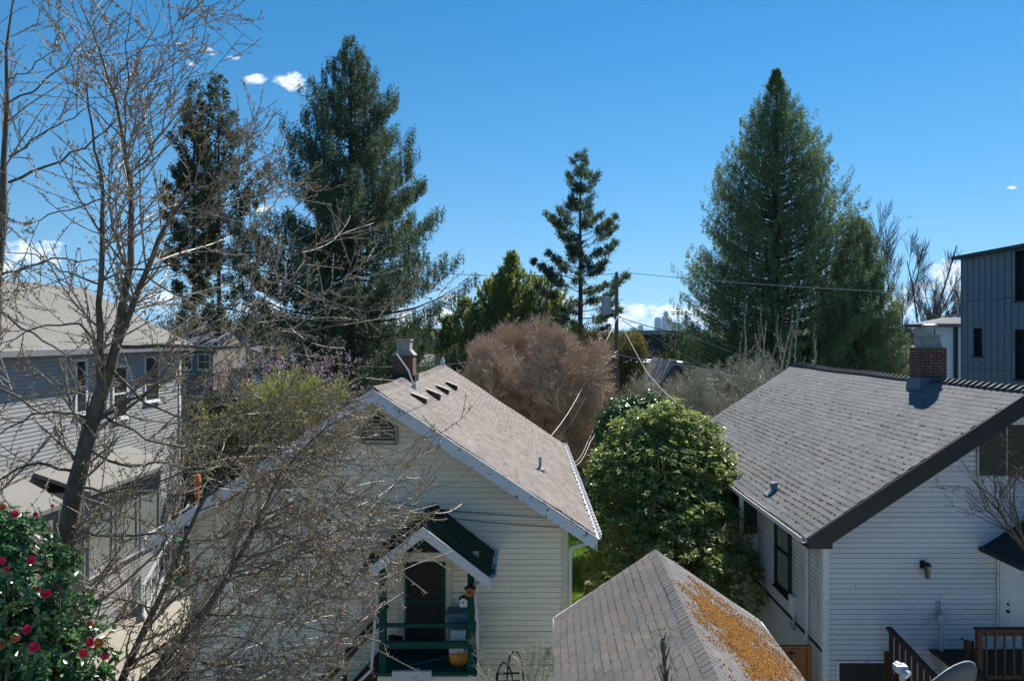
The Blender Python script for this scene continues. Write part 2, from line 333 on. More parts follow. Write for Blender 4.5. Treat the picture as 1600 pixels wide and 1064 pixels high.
def roof(parent, e0, e1, rx, ez, rz, y0, y1, mats, expo=.14, tab=.305, thick=.14, seed=1, dz=None, capmat=None, capw=.16, caplift=.004, name='roof', cape=.15):
    """gable roof mesh (deck + tabs); mats = [shingle, underlay, trim]. ez may be (left,right)"""
    rng = np.random.default_rng(seed); mb = MB(); ezs = ez if isinstance(ez, tuple) else (ez, ez)
    for ex, z in ((e0, ezs[0]), (e1, ezs[1])):
        q = 12; ysn = np.linspace(y0+.012, y1-.012, q+1)
        def g(s, y): 
            p = [ex+(rx-ex)*s, y, z+(rz-z)*s]
            if dz is not None: p[2] += float(dz(np.array([s]), np.array([(y-y0)/(y1-y0)]))[0])
            return np.array(p)
        S = np.linspace(0,1,7); top = [[g(s,y)-np.array([0,0,.03]) for y in ysn] for s in S]
        vs = [p for r_ in top for p in r_]; w = q+1
        vs2 = [p-np.array([0,0,thick]) for p in vs]; fs = []
        nn = len(vs)
        for i in range(6):
            for j in range(q):
                a = i*w+j; fs += [(a,a+1,a+w+1,a+w), (nn+a+w,nn+a+w+1,nn+a+1,nn+a)]
        for j in range(q): fs.append((j, nn+j, nn+j+1, j+1))
        for i in range(6):
            a = i*w; fs.append((a,a+w,nn+a+w,nn+a)); a = i*w+q; fs.append((a,nn+a,nn+a+w,a+w))
        mb.add(vs+vs2, fs, 1)
        add_shingles(mb, ex, z, rx, rz, y0, y1, expo, tab, rng, m=0, dz=dz)
    r = mb.build(name, mats, parent)
    if capmat:
        cb = MB(); n = int((y1-y0)/cape)
        for k in range(n+1):
            ya = y0+k*cape-.01; yb = min(ya+cape+.03, y1+.01)
            def zz_(y):
                return 0 if dz is None else float(dz(np.array([1.]), np.array([min(max((y-y0)/(y1-y0),0),1)]))[0])
            for ex, z in ((e0, ezs[0]), (e1, ezs[1])):
                sl = (rz-z)/(rx-ex); sx = -1 if ex < rx else 1; dx = sx*capw*.8
                za, zb = zz_(ya)+caplift*2.2+.012, zz_(yb)+.010; j = rng.uniform(-.002,.002)
                pr = [(rx,ya,rz+za+j),(rx+dx,ya,rz+dx*sl+za+j),(rx+dx,yb,rz+dx*sl+zb),(rx,yb,rz+zb)]
                lo = [(p[0],p[1],p[2]-.022) for p in pr[:2]]
                cb.add(pr+lo, [(0,1,2,3) if sx < 0 else (3,2,1,0), (0,4,5,1) if sx > 0 else (1,5,4,0)], 0)
        cb.build('ridge_cap', capmat, r)
    return r
def laps(mb, o, u, n, z0, z1, lap, ext, m=0, depth=.016, rng=None, seams=0.):
    """horizontal lapped siding: o origin, u along, n outward, ext(z)->(a,b)"""
    o = np.array(o, float); u = np.array(u, float); n = np.array(n, float); z = z0
    while z < z1-1e-4:
        zt = min(z+lap, z1); a0, b0 = ext(z); a1, b1 = ext(zt)
        if b0-a0 > .04 and b1-a1 >= .0:
            q = lambda a, zz, k: o+u*a+n*k+np.array([0,0,zz])
            zm = z+(zt-z)*.80; am, bm_ = (a0+(a1-a0)*.8, b0+(b1-b0)*.8)
            rs_ = random.Random(int(z*977)+int(z0*31)); cut = [a0]; c_ = a0+rs_.uniform(.6,3.6)
            while c_ < b0-.3: cut.append(c_); c_ += 3.66
            cut.append(b0)
            for ja, jb in zip(cut[:-1], cut[1:]):
                ja2 = ja+(.002 if ja > a0 else 0); jb2 = jb-(.002 if jb < b0 else 0); dj = depth+rs_.uniform(-.0015,.0015)
                f_ = lambda x, lo, hi: min(max(x, lo), hi)
                ma, mb2, ta, tb = f_(ja2,am,bm_), f_(jb2,am,bm_), f_(ja2,a1,b1), f_(jb2,a1,b1)
                if ja2 > a0: ma, ta = f_(ja2,am,bm_), f_(ja2,a1,b1)
                else: ma, ta = am, a1
                if jb2 < b0: mb2, tb = f_(jb2,am,bm_), f_(jb2,a1,b1)
                else: mb2, tb = bm_, b1
                mb.add([q(ja2,z,-.014),q(jb2,z,-.014),q(jb2,z,dj),q(ja2,z,dj),q(mb2,zm,dj*.45),q(ma,zm,dj*.45),q(mb2,zm+.002,-.014),q(ma,zm+.002,-.014),q(tb,zt,-.014),q(ta,zt,-.014)], [(0,1,2,3),(3,2,4,5),(5,4,6,7),(7,6,8,9)], m)
        z = zt
def window(parent, o, u, n, a0, a1, z0, z1, fw=.07, fm=None, gm=None, mull=(), rails=(), depth=.06, sill=True, name='window'):
    """framed window on a wall plane: returns the frame, panes are its children"""
    o = np.array(o, float); u = np.array(u, float); n = np.array(n, float); Z = np.array([0,0,1.])
    mb = MB()
    def blk(aa, ab, za, zb, d0, d1, mbx, m=0):
        lo = [o+u*aa+n*d0+Z*za, o+u*ab+n*d0+Z*za, o+u*ab+n*d1+Z*za, o+u*aa+n*d1+Z*za]; hi = [p+Z*(zb-za) for p in lo]
        mbx.hexa(lo, hi, m)
    blk(a0-fw, a0, z0-fw, z1+fw, -.01, depth, mb); blk(a1, a1+fw, z0-fw, z1+fw, -.01, depth, mb)
    blk(a0, a1, z1, z1+fw, -.01, depth-.002, mb); blk(a0, a1, z0-fw, z0, -.01, depth-.002, mb)
    for x in mull: blk(x-fw*.35, x+fw*.35, z0, z1, -.01, depth-.012, mb)
    for zz in rails: blk(a0, a1, zz-fw*.35, zz+fw*.35, -.01, depth-.015, mb)
    if sill: blk(a0-fw-.03, a1+fw+.03, z0-fw-.045, z0-fw-.001, -.01, depth+.04, mb)
    w = mb.build(name, fm, parent)
    pb = MB(); blk(a0, a1, z0, z1, -.005, .022, pb); pb.build('pane', gm, w); return w
def moss_dots(ex, ez, rx, rz, y0, y1, e, rng, n, size, dens, mat, parent, name='moss', dz=None, squash=(1,1.6,.6)):
    """clumps of moss sitting at the butts of the shingle courses"""
    D = np.array([rx-ex,0,rz-ez]); Ls = np.linalg.norm(D); d = D/Ls; nn = np.array([-d[2],0,d[0]]); nn = nn if nn[2]>0 else -nn
    k = rng.integers(1, int(Ls/e), n); y = rng.uniform(y0+.05, y1-.05, n); s = k*e-.005
    keep = dens(s/Ls, (y-y0)/(y1-y0), k) > rng.uniform(0,1,n); s = s[keep]; y = y[keep]
    p = np.stack([ex+d[0]*s+nn[0]*.008, y, ez+d[2]*s+nn[2]*.008], -1)
    if dz is not None: p[:,2] += dz(s/Ls, (y-y0)/(y1-y0))
    mb = MB(); v, f = lumps(p, size*rng.uniform(.5,1.5,len(p)), rng, squash); mb.add_np(v, f); o = mb.build(name, mat, parent); o['kind'] = 'stuff'; return o
def vnoise(x, y, seed, sc):
    """cheap value noise in numpy"""
    r = np.random.default_rng(seed); g = r.uniform(0,1,(64,64)); x = x*sc; y = y*sc
    xi = np.floor(x).astype(int); yi = np.floor(y).astype(int); fx = x-xi; fy = y-yi
    fx = fx*fx*(3-2*fx); fy = fy*fy*(3-2*fy)
    G = lambda a, b: g[a % 64, b % 64]
    return (G(xi,yi)*(1-fx)+G(xi+1,yi)*fx)*(1-fy)+(G(xi,yi+1)*(1-fx)+G(xi+1,yi+1)*fx)*fy
def downspout(parent, pts, mat, w=.07, name='downspout'):
    mb = MB()
    for a, b in zip(pts[:-1], pts[1:]): mb.bar(a, b, w, w*.8, up=(0,1,.01))
    return mb.build(name, mat, parent)

# ================================================================= the cream cottage
def cottage():
    H = thing('house', 'cream clapboard cottage with brown shingle gable roof and white rake boards', 'house', (-3.14,14.6,0))
    ox, oy = -3.14, 14.6
    def W(px, py, Y=14.6): return px and PX(px,Y)-ox, PZ(py,Y)
    xl, xr = -4.0, 4.0; ez, rz = 4.95, 7.96; el, er = -4.56, 4.56; y0, y1 = -.62, 11.4
    sl = (rz-ez)/4.56
    rng = np.random.default_rng(5)
    def dz(s, y): return -.05*np.sin(np.pi*y)*s + .018*np.sin(y*23+s*5)*np.sin(s*9+1) + .03*np.exp(-((y-.28)/.07)**2)*np.exp(-((1-s)/.12)**2)
    roof(H, el, er, 0, ez, rz, y0, y1, [m_shbrown, m_shunder, m_trim], expo=.135, tab=.3, seed=3, dz=dz, capmat=m_shbrown, cape=.25)
    # front gable wall
    zt = lambda x: rz-.16-abs(x)*sl
    def ext(z):
        h = (rz-.17-z)/sl; return (max(xl, -h), min(xr, h))
    mb = MB(); laps(mb, (0,0,0), (1,0,0), (0,-1,0), 0, 7.8, .1185, ext, depth=.017)
    laps(mb, (xl,0,0), (0,1,0), (-1,0,0), 0, 5.1, .1185, lambda z: (0,11), depth=.017)
    laps(mb, (xr,0,0), (0,1,0), (1,0,0), 0, 5.1, .1185, lambda z: (0,11), depth=.017)
    mb.prism([(xl,10.98,0),(xr,10.98,0),(xr,10.98,5.1),(0,10.98,7.7),(xl,10.98,5.1)], (0,.05,0))
    mb.build('wall', m_beige, H)
    for x in (xl, xr): cb = MB(); cb.box(x-.09 if x > 0 else x-.035, x+.035 if x > 0 else x+.09, -.04, .09, 0, zt(x)-.02); cb.build('corner_board', m_cream, H)
    # rake boards at both ends, peeling towards the lower right
    def rake(side, y):
        mb = MB(); e = side*4.6; lo = ez-.03
        a = np.array([0,y,rz-.03]); b = np.array([e,y,lo])
        mb.prism([(0,y,rz-.02),(e,y,rz-.02-abs(e)*sl),(e,y,rz-.30-abs(e)*sl),(0,y,rz-.31)], (0,.045,0))
        mb.build('rake_board', m_trimold if (side > 0) else m_trim, H)
    rake(-1, y0-.05); rake(1, y0-.05); rake(1, y1+.006); rake(-1, y1+.006)
    sb = MB()                                               # boarded underside of the overhang
    for s in (-1,1): sb.add([(0,y0,rz-.165),(s*4.5,y0,rz-.165-4.5*sl),(s*4.5,-.03,rz-.165-4.5*sl),(0,-.03,rz-.165)], [(0,1,2,3)])
    sb.build('soffit', m_cream, H)
    # gutters: right one carries a string of light clips
    for s in (-1,1):
        g = MB(); x = s*4.62; g.prism([(x-.06,y0,ez-.10),(x+.06,y0,ez-.10),(x+.075,y0,ez+.005),(x+.065,y0,ez+.005),(x+.05,y0,ez-.085),(x-.05,y0,ez-.085),(x-.05,y0,ez+.0),(x-.06,y0,ez+.0)], (0,y1-y0,0)); gt = g.build('gutter', m_trim, H)
    for k in range(46):
        cl = MB(); y = y0+.15+k*.256; cl.box(4.53, 4.70, y, y+.03, ez+.008, ez+.022)
        if k % 2: cl.box(4.55, 4.585, y-.05, y+.08, ez+.02, ez+.05)
        cl.build('light_clip', m_trim, gt)
    downspout(H, [(4.60,-.45,ez-.1),(4.52,-.38,ez-.22),(4.12,-.08,ez-.42),(4.08,-.05,ez-.55),(4.08,-.05,0)], m_trim)
    # louvred attic vent
    v = MB(); v.prism([(-.36,-.03,6.75),(.36,-.03,6.75),(.36,-.03,7.05),(0,-.03,7.38),(-.36,-.03,7.05)], (0,.02,0), 1)
    for k in range(7): z = 6.78+k*.075; hw = .34 if z < 7.03 else max(.05,.34-(z-7.03)*.95); v.bar((-hw,-.05,z),(hw,-.05,z), .045, .02, 0, up=(0,1,.8))
    for a, b in (((-.38,-.06,6.72),(.38,-.06,6.72)),((-.38,-.06,6.72),(-.38,-.06,7.08)),((.38,-.06,6.72),(.38,-.06,7.08))): v.bar(a, b, .05, .05, 0, up=(0,1,0))
    v.build('gable_vent', [m_conc, m_bark], H)
    # cables stapled along the gable
    cw = MB(); cw.tube([(-.3+ -2.1,-.05,5.75),(-1,-.05,5.45),(.6,-.05,5.27),(2.3,-.05,5.05),(3.9,-.05,4.93)], .007, 4)
    cw.tube([(-2.1,-.05,5.85),(-.7,-.05,5.66),(1.0,-.05,5.35),(2.4,-.05,5.22),(3.7,-.05,5.13)], .007, 4); cw.build('wall_cable', m_wire, H)
    # chimney: brick stack, concrete crown, sits on the ridge
    cy = 3.0; ch = MB(); ch.box(-.30,.22,cy,cy+.55,rz-.6,8.52); ch.add([],[])
    c = ch.build('chimney', m_brick, H)
    cr = MB(); cr.hexa([(-.33,cy-.03,8.521),(.25,cy-.03,8.521),(.25,cy+.58,8.521),(-.33,cy+.58,8.521)], [(-.21,cy+.05,8.66),(.13,cy+.05,8.66),(.13,cy+.5,8.66),(-.21,cy+.5,8.66)])
    cr.hexa([(-.205,cy+.055,8.655),(.125,cy+.055,8.655),(.125,cy+.495,8.655),(-.205,cy+.495,8.655)], [(-.23,cy+.04,8.90),(.14,cy+.04,8.90),(.14,cy+.5,8.90),(-.23,cy+.5,8.90)])
    cr.box(-.25,.16,cy+.02,cy+.52,8.895,8.935)
    cr.build('chimney_crown', m_conc, c)
    fl = MB(); fl.box(-.36,.28,cy-.07,cy+.6,rz-.12,rz+.06); fl.build('flashing', m_dark, c)
    # four low roof vents up the slope and a plumbing stack
    spots = [((0.55+.18), 1.62), (.72,3.2), (.72,4.7), (.72,6.3)]
    for i, (px, py) in enumerate(((655,612),(678,600),(692,591),(706,582))):
        Y = (16.0,17.9,19.6,21.6)[i]; x = PX(px,Y)-ox; y = Y-oy; z = rz-x*sl
        v = MB(); w = .17; d = .13
        v.hexa([(x-w,y-d,z+w*sl-.01),(x+w,y-d,z-w*sl-.01),(x+w,y+d,z-w*sl-.01),(x-w,y+d,z+w*sl-.01)],
               [(x-w,y-d,z+w*sl+.04),(x+w,y-d,z-w*sl+.11),(x+w,y+d,z-w*sl+.11),(x-w,y+d,z+w*sl+.04)], 0)
        v.hexa([(x-w-.01,y-d-.01,z+w*sl+.042),(x+w+.03,y-d-.01,z-w*sl+.112),(x+w+.03,y+d+.01,z-w*sl+.112),(x-w-.01,y+d+.01,z+w*sl+.042)],
               [(x-w-.01,y-d-.01,z+w*sl+.052),(x+w+.03,y-d-.01,z-w*sl+.124),(x+w+.03,y+d+.01,z-w*sl+.124),(x-w-.01,y+d+.01,z+w*sl+.052)], 1)
        v.build('roof_vent', [m_barkd, m_conc], H)
    Y = 16.35; x = PX(845,Y)-ox; z = rz-x*sl; Y0 = Y-oy+.8
    v = MB(); v.lathe([(.13,-.08),(.11,.0),(.05,.06)], (x,Y0,z+.02), 12, 1); v.tube([(x,Y0,z-.1),(x,Y0,z+.34)], .04, 10, 0); v.build('vent_pipe', [m_galv, m_metal], H)
    v = MB(); v.tube([(-.05,2.2,rz+.62),(.22,2.35,rz+.2),(.34,2.4,rz-.18)], .02, 6); v.lathe([(.09,-.1),(.05,.1)], (.36,2.4,rz-.2), 10); v.build('mast', m_trim, H)
    rd = MB(); rd.lathe([(.07,0),(.09,.12),(.03,.28),(.01,.3)], (.02,10.9,rz-.02), 10); rd.build('finial', m_trim, H)
    moss_dots(er, ez, 0, rz, y0, y1, .135, rng, 5200, .017, lambda s, y, k: np.clip(1.3*(y-.25),0.06,1)*np.clip(1.15-np.abs(s-.55)*1.5,.15,1)*.42, m_moss, H, dz=dz, squash=(1.2,1,.5))
    # basement window, lower left
    w = lambda px: PX(px,14.6)-ox
    window(H, (0,0,0), (1,0,0), (0,-1,0), w(340), w(392), .9, PZ(1026,14.6), .06, m_trim, m_curtain, mull=(w(366),))
    # ---- back door with green screen frame
    d0, d1 = w(634), w(696); dt, db = PZ(846,14.6), 2.40
    D = MB(); D.box(d0,d0+.055,-.07,-.02,db,dt,0); D.box(d1-.055,d1,-.07,-.02,db,dt,0); D.box(d0,d1,-.072,-.02,dt-.07,dt,0); D.box(d0,d1,-.072,-.02,db,db+.12,0); D.box(d0+.05,d1-.05,-.068,-.02,3.35,3.41,0)
    D.box(d0+.05,d1-.05,-.045,-.021,db+.1,dt-.06,1); door = D.build('screen_door', [m_green, m_dark], H)
    hb = MB(); hb.lathe([(.012,0),(.028,.01),(.03,.03)], (d1-.1,-.10,3.3), 10); hb.build('handle', m_black, door)
    t = MB(); t.box(w(622),w(632),-.055,-.018,2.4,dt+.1); t.box(w(697),w(707),-.055,-.018,2.4,dt+.1); t.build('door_casing', m_cream, H)
    # ---- the little porch
    px0, px1 = w(592)+.05, w(738)+.15; yf = -1.2
    pz = 2.42; F = MB(); F.box(PX(586,13.4)-ox, PX(745,13.4)-ox, yf, -.02, pz-.07, pz, 0); po = F.build('porch', m_green, H)
    xa, xb = PX(589,13.4)-ox, PX(744,13.4)-ox
    sk = MB(); laps(sk, (xa,yf+.04,0), (1,0,0), (0,-1,0), 0, pz-.08, .13, lambda z: (0, xb-xa)); sk.quad((xa,yf+.04,0),(xa,0,0),(xa,0,pz-.08),(xa,yf+.04,pz-.08)); sk.quad((xb,yf+.04,0),(xb,0,0),(xb,0,pz-.08),(xb,yf+.04,pz-.08)); sk.build('porch_skirt', m_beige, po)
    q = lambda px, Y=13.35: PX(px,Y)-ox
    dd = MB(); dd.box(q(618),q(668),yf-.02,yf+.03,.4,PZ(1054,13.4)); dd.box(q(612),q(618),yf-.035,yf+.03,.3,PZ(1049,13.4)); dd.box(q(668),q(674),yf-.035,yf+.03,.3,PZ(1049,13.4)); dd.box(q(612),q(674),yf-.034,yf+.03,PZ(1054,13.4),PZ(1049,13.4)+.02); dd.build('crawlspace_door', m_trim, po)
    yp = yf+.09; zb = 4.62
    for x in (q(596), q(735)):
        b = MB(); b.box(x-.065,x+.065,yp-.065,yp+.065,pz,zb); b.build('post', m_green, po)
    r = MB(); zr = PZ(981,13.35); r.box(q(596)+.066,q(735)-.066,yp-.03,yp+.03,zr-.035,zr+.035); zr = PZ(1012,13.35); r.box(q(596)+.066,q(735)-.066,yp-.025,yp+.035,zr-.065,zr+.065)
    zr = PZ(981,13.35)
    r.box(q(735)-.03,q(735)+.03,yp+.066,-.05,zr-.035,zr+.035); r.box(q(735)-.03,q(735)+.03,yp+.066,-.05,2.83,2.95)
    r.build('railing', m_green, po)
    bm = MB(); bm.box(q(592)-.1,q(739)+.1,yp-.05,yp+.05,PZ(878,13.4),PZ(864,13.4)); bm.build('beam', m_cream, po)
    # porch roof: ridge runs out from the wall, mossy and dark
    rx = PX(661,12.95)-ox; rzp = PZ(820,12.95); ezp = PZ(900,12.95); hw = 1.27; yfr = -1.66
    def dzp(s, y): return .02*np.sin(y*17+s*3)
    pr = roof(po, rx-hw, rx+hw, rx, ezp, rzp, yfr, -.02, [m_shdark, m_shunder, m_trim], expo=.13, tab=.25, thick=.10, seed=9, dz=dzp, capmat=m_shdark, name='porch_roof')
    gm = np.random.default_rng(8); n = 1900; s = gm.uniform(0,1,n); y = gm.uniform(yfr+.05,-.1,n); sd = gm.choice([-1,1],n)
    p = np.stack([rx+sd*hw*(1-s), y, ezp+(rzp-ezp)*s+.02+.02*np.sin((y-yfr)/1.64*17+s*3)],-1); kp = vnoise(s*3+sd, y*2, 4, 2) > .45
    mm = MB(); v, f = lumps(p[kp], .03, gm, (1,1,.6)); mm.add_np(v, f)
    k = 90; pp = np.stack([np.full(k, rx+hw)+gm.uniform(-.05,.03,k), gm.uniform(yfr, yfr+.5, k), np.full(k, ezp)+gm.uniform(-.05,.05,k)], -1); v, f = cards(pp, gm.normal(size=(k,3))*.5+[.5,-.2,-.3], .12, .02, gm); mm.add_np(v, f)
    mm.build('porch_moss', m_gmoss, po)
    sp = (rzp-ezp)/hw
    for s in (-1,1):
        b = MB(); b.prism([(rx,yfr-.04,rzp-.02),(rx+s*hw*1.02,yfr-.04,rzp-.02-hw*1.02*sp),(rx+s*hw*1.02,yfr-.04,rzp-.23-hw*1.02*sp),(rx,yfr-.04,rzp-.24)], (0,.038,0)); b.build('porch_rake', m_trim, po)
    b = MB(); b.prism([(rx-.78,yp-.02,PZ(864,13.4)+.002),(rx+.78,yp-.02,PZ(864,13.4)+.002),(rx,yp-.02,rzp-.16)], (0,.03,0)); 
    gb = MB(); gb.box(rx+hw-.02,rx+hw+.10,yfr,-.05,ezp-.09,ezp-.0); gb.build('porch_gutter', m_trim, po)
    downspout(po, [(rx+hw,yfr+.1,ezp-.1),(q(741),yp-.12,ezp-.30),(q(746),yp-.12,3.4),(q(752),yp-.12,0)], m_trim, .05)
    downspout(po, [(rx-hw,yfr+.1,ezp-.1),(q(589),yp-.12,ezp-.35),(q(585),yp-.12,3.3),(q(580),yp-.12,2.48),(q(556),yp-.12,2.2)], m_trim, .05)
    # stair down to the left: two brown rails and treads
    st = MB(); 
    for dy in (.0,.95):
        st.bar((q(588),yp+dy,3.32),(q(455),yp+dy,1.45), .04, .08)
        st.bar((q(588),yp+dy,2.45),(q(455),yp+dy,.55), .04, .16)
    for k in range(9): st.box(q(588)-.22*(k+1),q(588)-.22*k+.03,yp,yp+.95,2.38-.24*(k+1),2.42-.24*(k+1))
    for k in (3,8): st.box(q(588)-.22*k-.04,q(588)-.22*k+.04,yp-.03,yp+.05,0,3.25-.31*k)
    st.build('stairs', m_wood, po)
    return H
cottage()
# things kept on and around the porch
oy = 14.6
def box_thing(name, label, cat, x0,x1,y0,y1,z0,z1,mat,bev=.02, extra=None):
    b = MB(); b.hexa([(x0,y0,z0),(x1,y0,z0),(x1,y1,z0),(x0,y1,z0)], [(x0-bev,y0-bev,z1),(x1+bev,y0-bev,z1),(x1+bev,y1+bev,z1),(x0-bev,y1+bev,z1)])
    o = b.build(name, mat); return tag(o, label, cat)
def birdhouse(px, py, w, h, mat, label, Y=13.16):
    X, _, Z = P(px, py, Y); t = thing('birdhouse', label, 'birdhouse', (X,Y,Z), group='boxes fixed to the porch post'); w *= Y/FOC/2; h *= Y/FOC
    b = MB(); b.prism([(-w,0,0),(w,0,0),(w,0,h*.8),(0,0,h*1.05),(-w,0,h*.8)], (0,.12,0)); b.build('box', mat, t)
    r = MB(); r.prism([(-w-.02,-.03,h*.79),(0,-.03,h*1.08),(w+.02,-.03,h*.79),(w+.02,-.03,h*.84),(0,-.03,h*1.14),(-w-.02,-.03,h*.84)], (0,.17,0)); r.build('lid', m_wood, t)
    d = MB(); d.tube([(0,-.004,h*.5),(0,.0005,h*.5)], w*.3, 10); d.build('entrance_hole', m_dark, t)
birdhouse(734, 932, 14, 14, m_cedar, 'small orange-brown wooden birdhouse on the green porch post')
birdhouse(724, 948, 11, 14, m_trimold, 'small grey box below and left of the orange-brown birdhouse')
# pet-food bag: white and blue above, orange below
def bag():
    X, Y, Z = P(716, 1033, 13.75); Z = 2.42; t = thing('bag', 'crumpled white, blue and orange sack standing on the porch floor', 'bag', (X,Y,Z))
    rng = np.random.default_rng(3); prof = [(0,.16,.09),(.1,.19,.12),(.3,.18,.12),(.45,.17,.11),(.55,.15,.09),(.66,.15,.03)]
    def part(zs, mat, nm, ex=0.):
        b = MB(); v = []; S = 14
        for z in zs:
            w = np.interp(z,[p[0] for p in prof],[p[1] for p in prof])+ex; d = np.interp(z,[p[0] for p in prof],[p[2] for p in prof])+ex
            for i in range(S):
                a = 2*math.pi*i/S; k = 1+.09*math.sin(3*a+z*9)+.04*math.sin(7*a-z*23); c, s_ = math.cos(a), math.sin(a)
                v.append((w*k*np.sign(c)*abs(c)**.7, d*k*np.sign(s_)*abs(s_)**.7, z))
        f = [(j*S+i, j*S+(i+1)%S, (j+1)*S+(i+1)%S, (j+1)*S+i) for j in range(len(zs)-1) for i in range(S)]+[tuple(range(S))[::-1], tuple((len(zs)-1)*S+i for i in range(S))]
        b.add(v, f); b.build(nm, mat, t, smooth=True)
    part([0,.05,.1,.18,.26], PM('bag_orange', [(.5,.16,.01),(.6,.25,.03)], .4, 8), 'lower_panel')
    part([.262,.3,.36,.42], PM('bag_blue', [(.02,.05,.2),(.5,.5,.55),(.6,.6,.6)], .4, 9, contrast=3), 'printed_band')
    part([.422,.47,.52,.58,.62,.68], PM('bag_white', [(.5,.52,.55),(.7,.7,.7)], .4, 9), 'upper_panel')
bag()
m_tarp = PM('blue_plastic', [(.01,.09,.17),(.015,.12,.22)], .4, 3)
t = thing('storage_bin', 'tall blue plastic bin standing behind the sack on the porch', 'bin', (PX(717,14.2),14.2,2.42))
b = MB(); b.hexa([(-.20,-.15,0),(.20,-.15,0),(.20,.15,0),(-.20,.15,0)], [(-.23,-.17,.85),(.23,-.17,.85),(.23,.17,.85),(-.23,.17,.85)]); b.build('body', m_tarp, t)
b = MB(); b.box(-.25,.25,-.19,.19,.851,.90); b.build('lid', m_tarp, t)
b = MB(); b.tube([(PX(640,13.9),13.6,2.45),(PX(660,13.9),13.7,2.46),(PX(700,13.9),13.9,2.5),(PX(712,13.9),14.0,2.75)], .017, 6); tag(b.build('hose', m_tarp), 'blue pole lying across the dark green porch floor', 'pole')
for i, (px, r) in enumerate(((613,.085),(622,.11))):
    b = MB(); X = PX(px,14.25); b.lathe([(r*.7,0),(r,.28),(r*1.12,.28),(r*1.12,.33),(r*.95,.33),(r*.9,.26)], (X,14.25-i*.08,2.425), 14)
    tag(b.build('flower_pot', m_black), ['small black plastic pot left of the larger black pot on the porch', 'larger black plastic pot beside the screen door'][i], 'flower pot', 'black pots on the porch')
